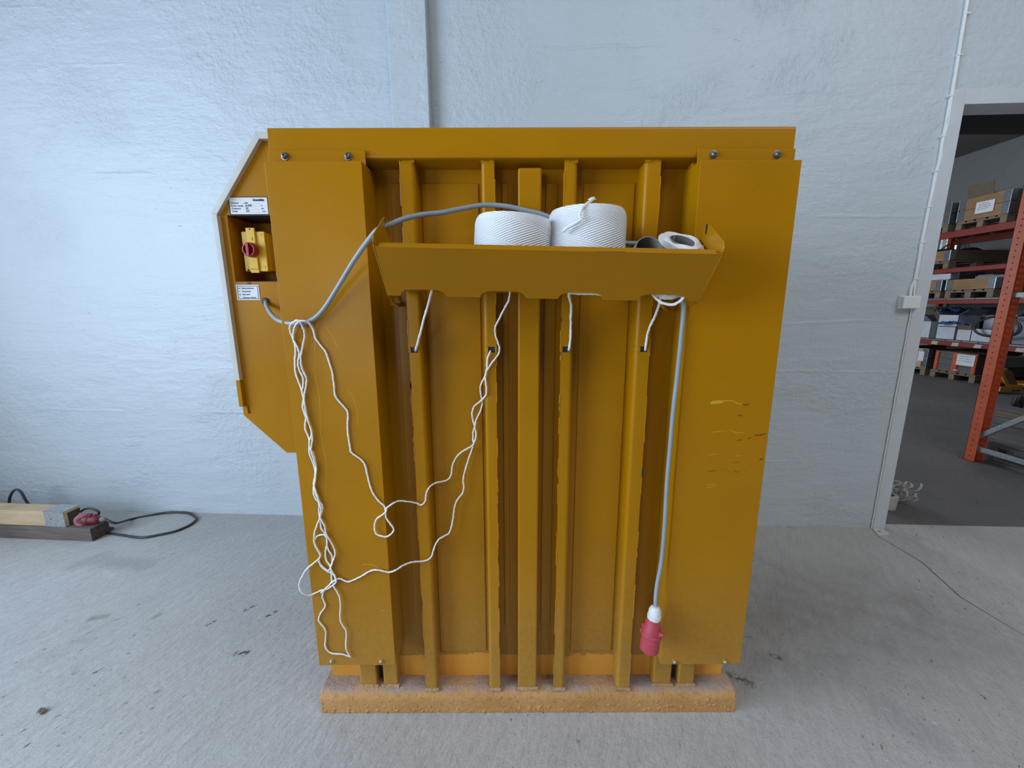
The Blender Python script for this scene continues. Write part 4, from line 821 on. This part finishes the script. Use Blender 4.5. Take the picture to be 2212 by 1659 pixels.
def sheet(name, x, y0, y1, z0, z1, label, cat, mat='white', scrib=0, skew=0):
    m = MB(); m.prism([(y0, z0+skew), (y1, z0), (y1, z1), (y0, z1+skew)], 'x', x-.002, x); o = m.build(name, M[mat]); tag(o, label, cat)
    if scrib:
        b = MB(); rr = random.Random(int(z0*100)); W_ = y1-y0; H_ = z1-z0
        for i in range(scrib):
            zz = z1-H_*(.16+.66*i/scrib)+skew*.5; ys = y1-W_*.12; e = y0+W_*rr.uniform(.1, .3); P = []; k = 0
            while ys > e: P.append(Vector((x-.003, ys, zz+rr.uniform(-.011, .011)))); ys -= .010; k += 1
            b.tube(P, .0028, 4)
        b.build('handwriting', M['ink_faded'], o)
    return o
sheet('paper_sheet', RX0-.012, 7.44, 7.725, 3.02, 3.215, 'white handwritten sheet on the crate on the top beam', 'paper', 'white', 4, -.004)
sheet('paper_sheet', RX0-.012, 8.30, 8.52, 2.255, 2.475, 'white sheet on the collar end of the second rack beam', 'paper')
sheet('paper_sheet', RX0+.018, 8.165, 8.285, .28, .475, 'white sheet on the yellow wooden collar box', 'paper')
# carton on the labelled crate with raised flap; dark sheets beside
def make_carton(label, lx, ly, h, ang=(60, 60, 60, 60), mat='carton', fmat='carton_grey', inner='carton_brown', group=None, rz=0, loc=(0, 0, 0)):
    t = thing('carton', label, 'carton', loc, rz, group, world=False); T = .006
    m = MB(); m.box((-lx/2, -ly/2, 0), (lx/2, ly/2, T)); m.box((-lx/2, -ly/2, 0), (-lx/2+T, ly/2, h)); m.box((lx/2-T, -ly/2, 0), (lx/2, ly/2, h)); m.box((-lx/2, -ly/2, 0), (lx/2, -ly/2+T, h)); m.box((-lx/2, ly/2-T, 0), (lx/2, ly/2, h))
    link('body', m.mesh('body'), M[mat], t)
    for i, (a, wd, px, py, rzz) in enumerate(((ang[0], ly, -lx/2, 0, PI), (ang[1], lx, 0, -ly/2, -PI/2), (ang[2], ly, lx/2, 0, 0), (ang[3], lx, 0, ly/2, PI/2))):
        if a is None: continue
        FMx = Matrix.Translation((px, py, h)) @ Matrix.Rotation(rzz, 4, 'Z') @ Matrix.Rotation(-math.radians(a), 4, 'Y')
        m = MB(); m.box((0, -wd/2+.003, 0), (min(lx, ly)*.5, wd/2-.003, T), FMx); link('flap', m.mesh('flap'), M[fmat], t)
    return t
G3 = 'cartons on the lowest rack shelf'
make_carton('brown carton with a raised flap showing above the labelled crate', .5, .42, .42, (78, None, None, None), 'carton_brown', 'carton_brown', loc=(PX-.28, 7.76, 2.93))
DZ0 = .752
cs = [('white carton at the left end of the lowest rack shelf, flap folded out', .42, .30, .33, (40, None, None, 55), .24, 8.30, DZ0), ('white carton second from the left on the lowest rack shelf', .45, .34, .24, (None, None, None, None), .26, 7.86, DZ0),
      ('white carton stacked on the second carton under blue film', .42, .36, .22, (None, 35, None, 50), .28, 7.89, DZ0+.245), ('small white carton with a brown flap in front of the stack', .25, .24, .20, (75, None, None, None), .14, 7.52, DZ0),
      ('white carton with a dark open top beside the orange upright', .45, .33, .225, (None, None, 80, None), .25, 7.24, DZ0), ('tall grey sided carton behind the open white carton', .36, .52, .47, (None, 55, None, 50), .70, 7.42, DZ0),
      ('grey carton behind the blue film', .36, .5, .42, (None, None, None, 60), .72, 8.05, DZ0), ('grey carton to the right of the orange upright', .45, .50, .46, (None, None, None, None), .30, 6.58, DZ0), ('brown flapped carton at the left end behind', .36, .44, .45, (70, None, None, None), .74, 8.62, DZ0)]
for l, lx, ly, h, an, dx, y, z in cs: make_carton(l, lx, ly, h, an, 'carton' if 'white' in l else ('carton_grey' if 'grey' in l else 'carton_brown'), 'carton_grey' if 'brown' not in l else 'carton_brown', group=G3, loc=(RX0+dx, y, z))
def crumple(name, cx_, cy_, cz_, lx, ly, lz, label, mat):
    n1, n2 = 14, 10; vs = []
    for i in range(n1):
        for j in range(n2):
            u, v = i/(n1-1)-.5, j/(n2-1)-.5; p = Vector((cx_+u*lx, cy_+v*ly, cz_)); nn = mnoise.noise(Vector((u*6+cy_*7, v*6, 1))); n2_ = mnoise.noise(Vector((u*13, v*15, cy_*3)))
            vs.append(p+Vector((n2_*.04, nn*.05, lz*(.5-abs(v))+nn*lz*.7+n2_*lz*.4)))
    fs = [(i*n2+j, i*n2+j+1, (i+1)*n2+j+1, (i+1)*n2+j) for i in range(n1-1) for j in range(n2-1)]
    m = MB(); m.add(vs, fs); m.add([v-Vector((0, 0, .004)) for v in vs], [f[::-1] for f in fs]); o = m.build(name, M[mat], None, 0, 2, None, 60); tag(o, label, 'plastic film'); return o
crumple('plastic_film', RX0+.27, 8.02, 1.30, .35, .42, .10, 'crumpled blue plastic film on the left cartons', 'film')
crumple('plastic_film', RX0-.02, 7.70, 1.06, .10, .52, .06, 'blue plastic film hanging over the middle cartons', 'film')
# long white carton and dark cases above the third level
m = MB(); m.box((RX0-.01, 7.93, 1.893), (RX0+.6, 8.50, 2.0)); m.box((RX0+.02, 7.97, 1.883), (RX0+.5, 8.45, 1.893)); o = m.build('flat_box', M['carton'], None, .006); tag(o, 'long flat white box lying on the left collar of the third level', 'box')
m = MB(); m.box((RX0+.02, 7.80, 1.881), (RX0+.5, 7.90, 2.02)); m.box((RX0+.03, 7.905, 1.881), (RX0+.4, 7.925, 1.99)); o = m.build('dark_case', M['black'], None, .006); tag(o, 'dark case standing beside the long flat white box', 'case')
m = MB(); m.box((RX0+.25, 7.25, 1.70), (RX0+.9, 7.74, 1.93)); m.box((RX0+.25, 7.45, 1.93), (RX0+.5, 7.70, 1.95)); o = m.build('flat_box', M['carton_grey'], None, .006); tag(o, 'grey box sitting inside the pale brown collar', 'box')
# black bent pieces lying in the second level collar
for i, (y, z) in enumerate(((8.03+.03, 2.44), (8.06, 2.45))):
    P = [Vector((RX0+.2+.06*k, y+.10*i, 2.36+.115*math.sin(k*.32+.2))) for k in range(11)]; m = MB(); m.tube(P, .02, 7); o = m.build('bent_hose', M['black']); tag(o, ['black bent hose', 'second black bent hose'][i]+' poking out of the single dark collar'+[' at its front', ' further back'][i], 'hose')
m = MB(); m.prism([(RX0+.08, 2.30), (RX0+.34, 2.30), (RX0+.30, 2.475), (RX0+.18, 2.50), (RX0+.14, 2.455)], 'y', 8.22, 8.55); o = m.build('dark_bracket', M['black']); tag(o, 'dark angular bracket standing up out of the single dark collar', 'bracket')
# crate with red posts on the floor
cr = thing('grey_crate', 'grey plank crate with faded red posts standing on a floor pallet', 'crate', (RX0+.63, 7.60, .146))
for k in range(3):
    z0 = .146+k*.122; m = MB(); m.box((RX0+.055, 7.235, z0), (RX0+.075, 7.965, z0+.118)); m.build('plank', M['wood_grey'], cr, .003)
    m = MB(); m.box((RX0+.075, 7.235, z0), (RX0+1.18, 7.255, z0+.118)); m.build('plank', M['wood_grey'], cr, .003)
m = MB(); m.box((RX0+.075, 7.945, .146), (RX0+1.18, 7.965, .51)); m.box((RX0+1.16, 7.255, .146), (RX0+1.18, 7.945, .51)); m.build('back_wall', M['wood_grey'], cr)
for a, b in ((7.90, 7.965), (7.545, 7.64), (7.235, 7.30)):
    m = MB(); m.box((RX0+.035, a, .148), (RX0+.055, b, .525)); m.box((RX0+.028, a+.012, .16), (RX0+.035, b-.012, .51)); m.build('post', M['rack_orange'], cr, .003, label='faded orange red post')
m = MB(); m.box((RX0+.03, 7.255, .50), (RX0+1.1, 7.95, .525)); m.build('lid_board', M['wood_brown'], cr, .003)
sheet('paper_sheet', RX0+.022, 7.255, 7.555, .295, .50, 'large white sheet with faint writing on the grey crate', 'paper', 'white', 3)
sheet('label_scrap', RX0+.02, 7.50, 7.57, .185, .20, 'tiny white scrap stuck below the large sheet on the grey crate', 'paper')

# ---------------------------------------------------------------- near rack, seen from its end
NX, NYB, NYF = 4.20, 3.54, 2.45
nr = thing('rack_frame', 'orange perforated rack upright frame with grey braces inside the doorway', 'rack', (NX, NYB, 0))
def upright(y, s):
    """channel open towards -s: left flange, web with holes, right flange"""
    m = MB(); H_ = 3.9; W_, D_ = .078, .085; hs = [.045+.05*k for k in range(int(H_/.05))]
    z = 0
    def holed(x0, x1, y0, y1, along):
        zz = 0; a = (x0+x1)/2 if along == 'x' else (y0+y1)/2; hw = .0055
        for h in hs+[None]:
            e = H_ if h is None else h-hw
            m.box((x0, y0, zz), (x1, y1, e))
            if h is None: break
            if along == 'x': m.box((x0, y0, e), (a-hw, y1, h+hw)); m.box((a+hw, y0, e), (x1, y1, h+hw))
            else: m.box((x0, y0, e), (x1, a-hw, h+hw)); m.box((x0, a+hw, e), (x1, y1, h+hw))
            zz = h+hw
    holed(NX, NX+.003, y-D_, y, 'y'); holed(NX, NX+W_, y-.003, y, 'x'); m.box((NX+W_-.003, y-D_, 0), (NX+W_, y, H_))
    o = m.build('upright', M['rack_orange'], nr)
    m = MB(); m.box((NX-.02, y-D_-.01, 0), (NX+W_+.03, y+.03, .006)); m.build('foot_plate', M['rack_red'], o)
upright(NYB, 1); upright(NYF+.085, -1)
def bar(p, q, wd, th):
    p = Vector(p); q = Vector(q); d = (q-p).normalized(); up = Vector((1, 0, 0)).cross(d).normalized(); m = MB()
    vs = [p+up*wd/2, p-up*wd/2, q-up*wd/2, q+up*wd/2]; m.add([v+Vector((-th/2, 0, 0)) for v in vs]+[v+Vector((th/2, 0, 0)) for v in vs], [(0, 1, 2, 3), (7, 6, 5, 4), (0, 4, 5, 1), (1, 5, 6, 2), (2, 6, 7, 3), (3, 7, 4, 0)]); return m
bar((NX+.030, 3.505, .123), (NX+.030, 2.50, .123), .040, .03).build('brace', M['brace'], nr, .002)
bar((NX+.030, 3.505, .212), (NX+.030, 2.50, .212+.895), .040, .03).build('brace', M['brace'], nr, .002)
bar((NX+.030, 3.505, 1.484), (NX+.030, 2.50, 1.484), .040, .03).build('brace', M['brace'], nr, .002)
bar((NX+.030, 3.505, 2.6), (NX+.030, 2.50, 1.70), .040, .03).build('brace', M['brace'], nr, .002)
for z0, z1 in ((.865, .955), (2.0, 2.1)):
    for y in (NYB-.06, NYF+.02):
        m = MB(); m.box((NX+.085, y, z0), (6.6, y+.045, z1)); m.build('beam', M['rack_black'], nr, .002)
# pallet box on the floor of the near rack
np_ = make_pallet('grey weathered pallet on the floor inside the near rack', 'pallets inside the near rack', ('wood_grey', 'wood_grey')); np_.location = (NX+.52, 2.95, .03); np_.rotation_euler = (0, 0, PI/2)
o = thing('timber_bearer', 'thin timber bearer under the weathered pallet in the near rack', 'timber', (NX+.5, 2.95, 0))
m = MB(); m.box((NX+.12, 2.36, 0), (NX+.20, 3.46, .029)); m.build('plank', M['wood_grey'], o, .003)
m = MB(); m.box((NX+.80, 2.36, 0), (NX+.88, 3.46, .029)); m.build('plank', M['wood_grey'], o, .003)
bs = thing('board_stack', 'stack of weathered boards leaning round the hose coil in the near rack', 'boards', (NX+.52, 2.95, .174))
for i in range(5):
    m = MB(); m.box((NX+.13+i*.155, 2.36, .176), (NX+.13+i*.155+.148, 3.52+i*.125+random.uniform(-.03, 0), .196+random.uniform(0, .004))); m.build('board', M['wood_grey'], bs, .003)
for k in range(3):
    m = MB(); z0 = .198+k*.066; m.box((NX+.86, 2.36, z0), (NX+.885, 4.06+.012*k, z0+.063)); m.build('side_plank', [M['wood_grey'], M['wood_brown'], M['wood_grey']][k], bs, .003)
hc = thing('hose_coil', 'coil of black shiny pipes heaped behind the plank wall in the near rack', 'pipes', (NX+1.1, 3.0, 0))
for k in range(8):
    y = 2.75+k*.20; m = MB(); m.tube([Vector((NX+1.165+.21*math.cos(t), y+.13*math.cos(t), .24+.21*math.sin(t))) for t in [i*2*PI/22 for i in range(22)]], .026, 8, True); m.build('pipe_ring', M['black_cable'], hc)
# second level of the near rack
pl2 = dup(pal, (NX+.75, 2.96, .956), PI/2, 'pale pallet on the black beam inside the near rack'); pl2['group'] = 'pallets inside the near rack'
ss = thing('slat_stack', 'stack of thin grey slats on the pallet above the black beam', 'slats', (NX+.75, 3.0, 1.10))
for k in range(6):
    m = MB(); z0 = 1.102+k*.017; m.box((NX+.36+.01*random.random(), 2.5, z0), (NX+1.2, 3.28+random.uniform(-.04, .02), z0+.014)); m.build('slat', M['deck'], ss, .002)
for k, (x, y) in enumerate(((NX+.42, 3.20), (NX+.52, 3.12))):
    m = MB(); m.lathe([(.03, 0), (.03, .03), (.022, .035), (.022, .075), (.03, .08), (.03, .10)], 16, Matrix.Translation((x, y, 1.206))); o = m.build('chrome_cylinder', M['chrome']); tag(o, ['shiny chrome cylinder standing on the grey slats, nearer the upright', 'shiny chrome cylinder standing on the grey slats, further right'][k], 'cylinder')
rl = thing('felt_roll', 'grey felt roll tied with a dark strap hanging over the rack brace', 'roll', (NX+.36, 3.2, 1.3))
m = MB(); m.lathe([(.005, -.3), (.10, -.3), (.115, -.27), (.118, 0), (.115, .27), (.10, .3), (.005, .3)], 26, Matrix.Translation((NX+.50, 3.15, 1.44)) @ Matrix.Rotation(math.radians(84), 4, 'Y') ); m.build('felt', M['cloth'], rl)
m = MB(); m.lathe([(.119, -.02), (.122, -.02), (.122, .02), (.119, .02)], 26, Matrix.Translation((NX+.36, 3.15, 1.46)) @ Matrix.Rotation(math.radians(84), 4, 'Y')); m.build('strap', M['black'], rl)
m = MB(); m.box((NX+.33, 2.55, 1.585), (NX+1.3, 3.40, 1.605)); o = m.build('board', M['wood_pale'], None, .002); tag(o, 'pale wooden board lying level above the grey felt roll', 'board')
m = MB(); m.box((NX+.36, 2.6, 1.608), (NX+1.2, 3.36, 1.79)); o = m.build('stone_slab', M['cloth'], None, .03, 3); tag(o, 'mottled grey slab on the pale board beside the upright', 'slab')
# black hose ring hanging before the cartons
m = MB(); hcx = aX(2153, 705, RX0-.10)
for k in range(2): m.tube([hcx+Vector((-.012*k, (.34-.02*k)*math.cos(t), (.175-.01*k)*math.sin(t)-.03*abs(math.cos(t)))) for t in [i*2*PI/30 for i in range(30)]], .016, 8, True)
o = m.build('hose_ring', M['black_cable']); tag(o, 'oval ring of black hose hanging before the cartons behind the orange upright', 'hose')
# ---------------------------------------------------------------- yellow pallet truck
jk = thing('pallet_truck', 'yellow hand pallet truck with a slanted frame parked beyond the near rack', 'pallet truck', (7.95, 6.45, 0))
def jp(mb, n, mt, **k): return mb.build(n, M[mt], jk, .004, **k)
J = lambda x, y, yy: aY(x, y, yy)
Yj = 6.30
a1, a2 = J(2161, 798, Yj), J(2182, 840, Yj); d = (a2-a1).normalized(); n = Vector((0, 1, 0)).cross(d).normalized()
m = MB(); vs = [a1-n*.022, a1+n*.022, a2+n*.022, a2-n*.022]; m.add([v for v in vs]+[v+Vector((0, .05, 0)) for v in vs], [(0, 1, 2, 3), (7, 6, 5, 4), (0, 4, 5, 1), (1, 5, 6, 2), (2, 6, 7, 3), (3, 7, 4, 0)]); jp(m, 'slanted_frame', 'jack')
b1, b2 = J(2158, 840, Yj), J(2183, 845, Yj); m = MB(); m.box((b1.x, Yj-.02, b2.z-.005), (b2.x, Yj+.05, b1.z+.035)); jp(m, 'foot_bar', 'jack')
P = [J(2166, 800, Yj+.06), J(2187, 802, Yj+.06), J(2206, 846, Yj+.06), J(2183, 847, Yj+.06)]; m = MB(); m.prism([(p.x, p.z) for p in P], 'y', Yj+.06, Yj+.12); jp(m, 'back_plate', 'jack_dark')
p = J(2156, 812, Yj+.1); m = MB(); m.lathe([(.07, -.12), (.07, .06), (.04, .09), (.04, .14)], 16, Matrix.Translation((p.x, Yj+.1, p.z))); jp(m, 'pump', 'jack')
m = MB(); q = J(2156, 799, Yj+.05); m.box((q.x-.06, Yj, q.z-.02), (q.x+.09, Yj+.1, q.z+.03)); jp(m, 'yoke', 'jack')
for dy in (0, .12):
    p = J(2147, 833, Yj+.1); m = MB(); m.lathe([(.03, -.03), (.085, -.03), (.095, -.015), (.095, .015), (.085, .03), (.03, .03)], 22, Matrix.Translation((p.x, Yj+.06+dy, .097)) @ Matrix.Rotation(PI/2, 4, 'X')); jp(m, 'wheel', 'black')
m = MB(); m.box((b2.x, Yj+.02, .06), (b2.x+.22, Yj+.10, .14)); jp(m, 'link', 'jack')
for dy in (0, .24):
    m = MB(); m.box((b2.x+.38, Yj+.13+dy, .085), (b2.x+.95, Yj+.29+dy, .125)); jp(m, 'fork', 'jack')
m = MB(); m.tube([Vector((q.x, Yj+.1, q.z)), Vector((q.x-.10, Yj+.1, q.z+.15)), Vector((q.x-.16, Yj+.1, q.z+.55))], .02, 8); jp(m, 'tow_handle', 'black')
p = J(2200, 838, 6.0); o = make_collar('brown collar with a round mark on the floor right of the pallet truck', None, ('wood_brown', 'wood_brown')); o.location = (8.98, 5.84, .146)
dup(pal, (8.98, 5.84, 0), label='floor pallet under the brown collar right of the pallet truck')
for o in bpy.data.objects:
    if '_w' in o: del o['_w']
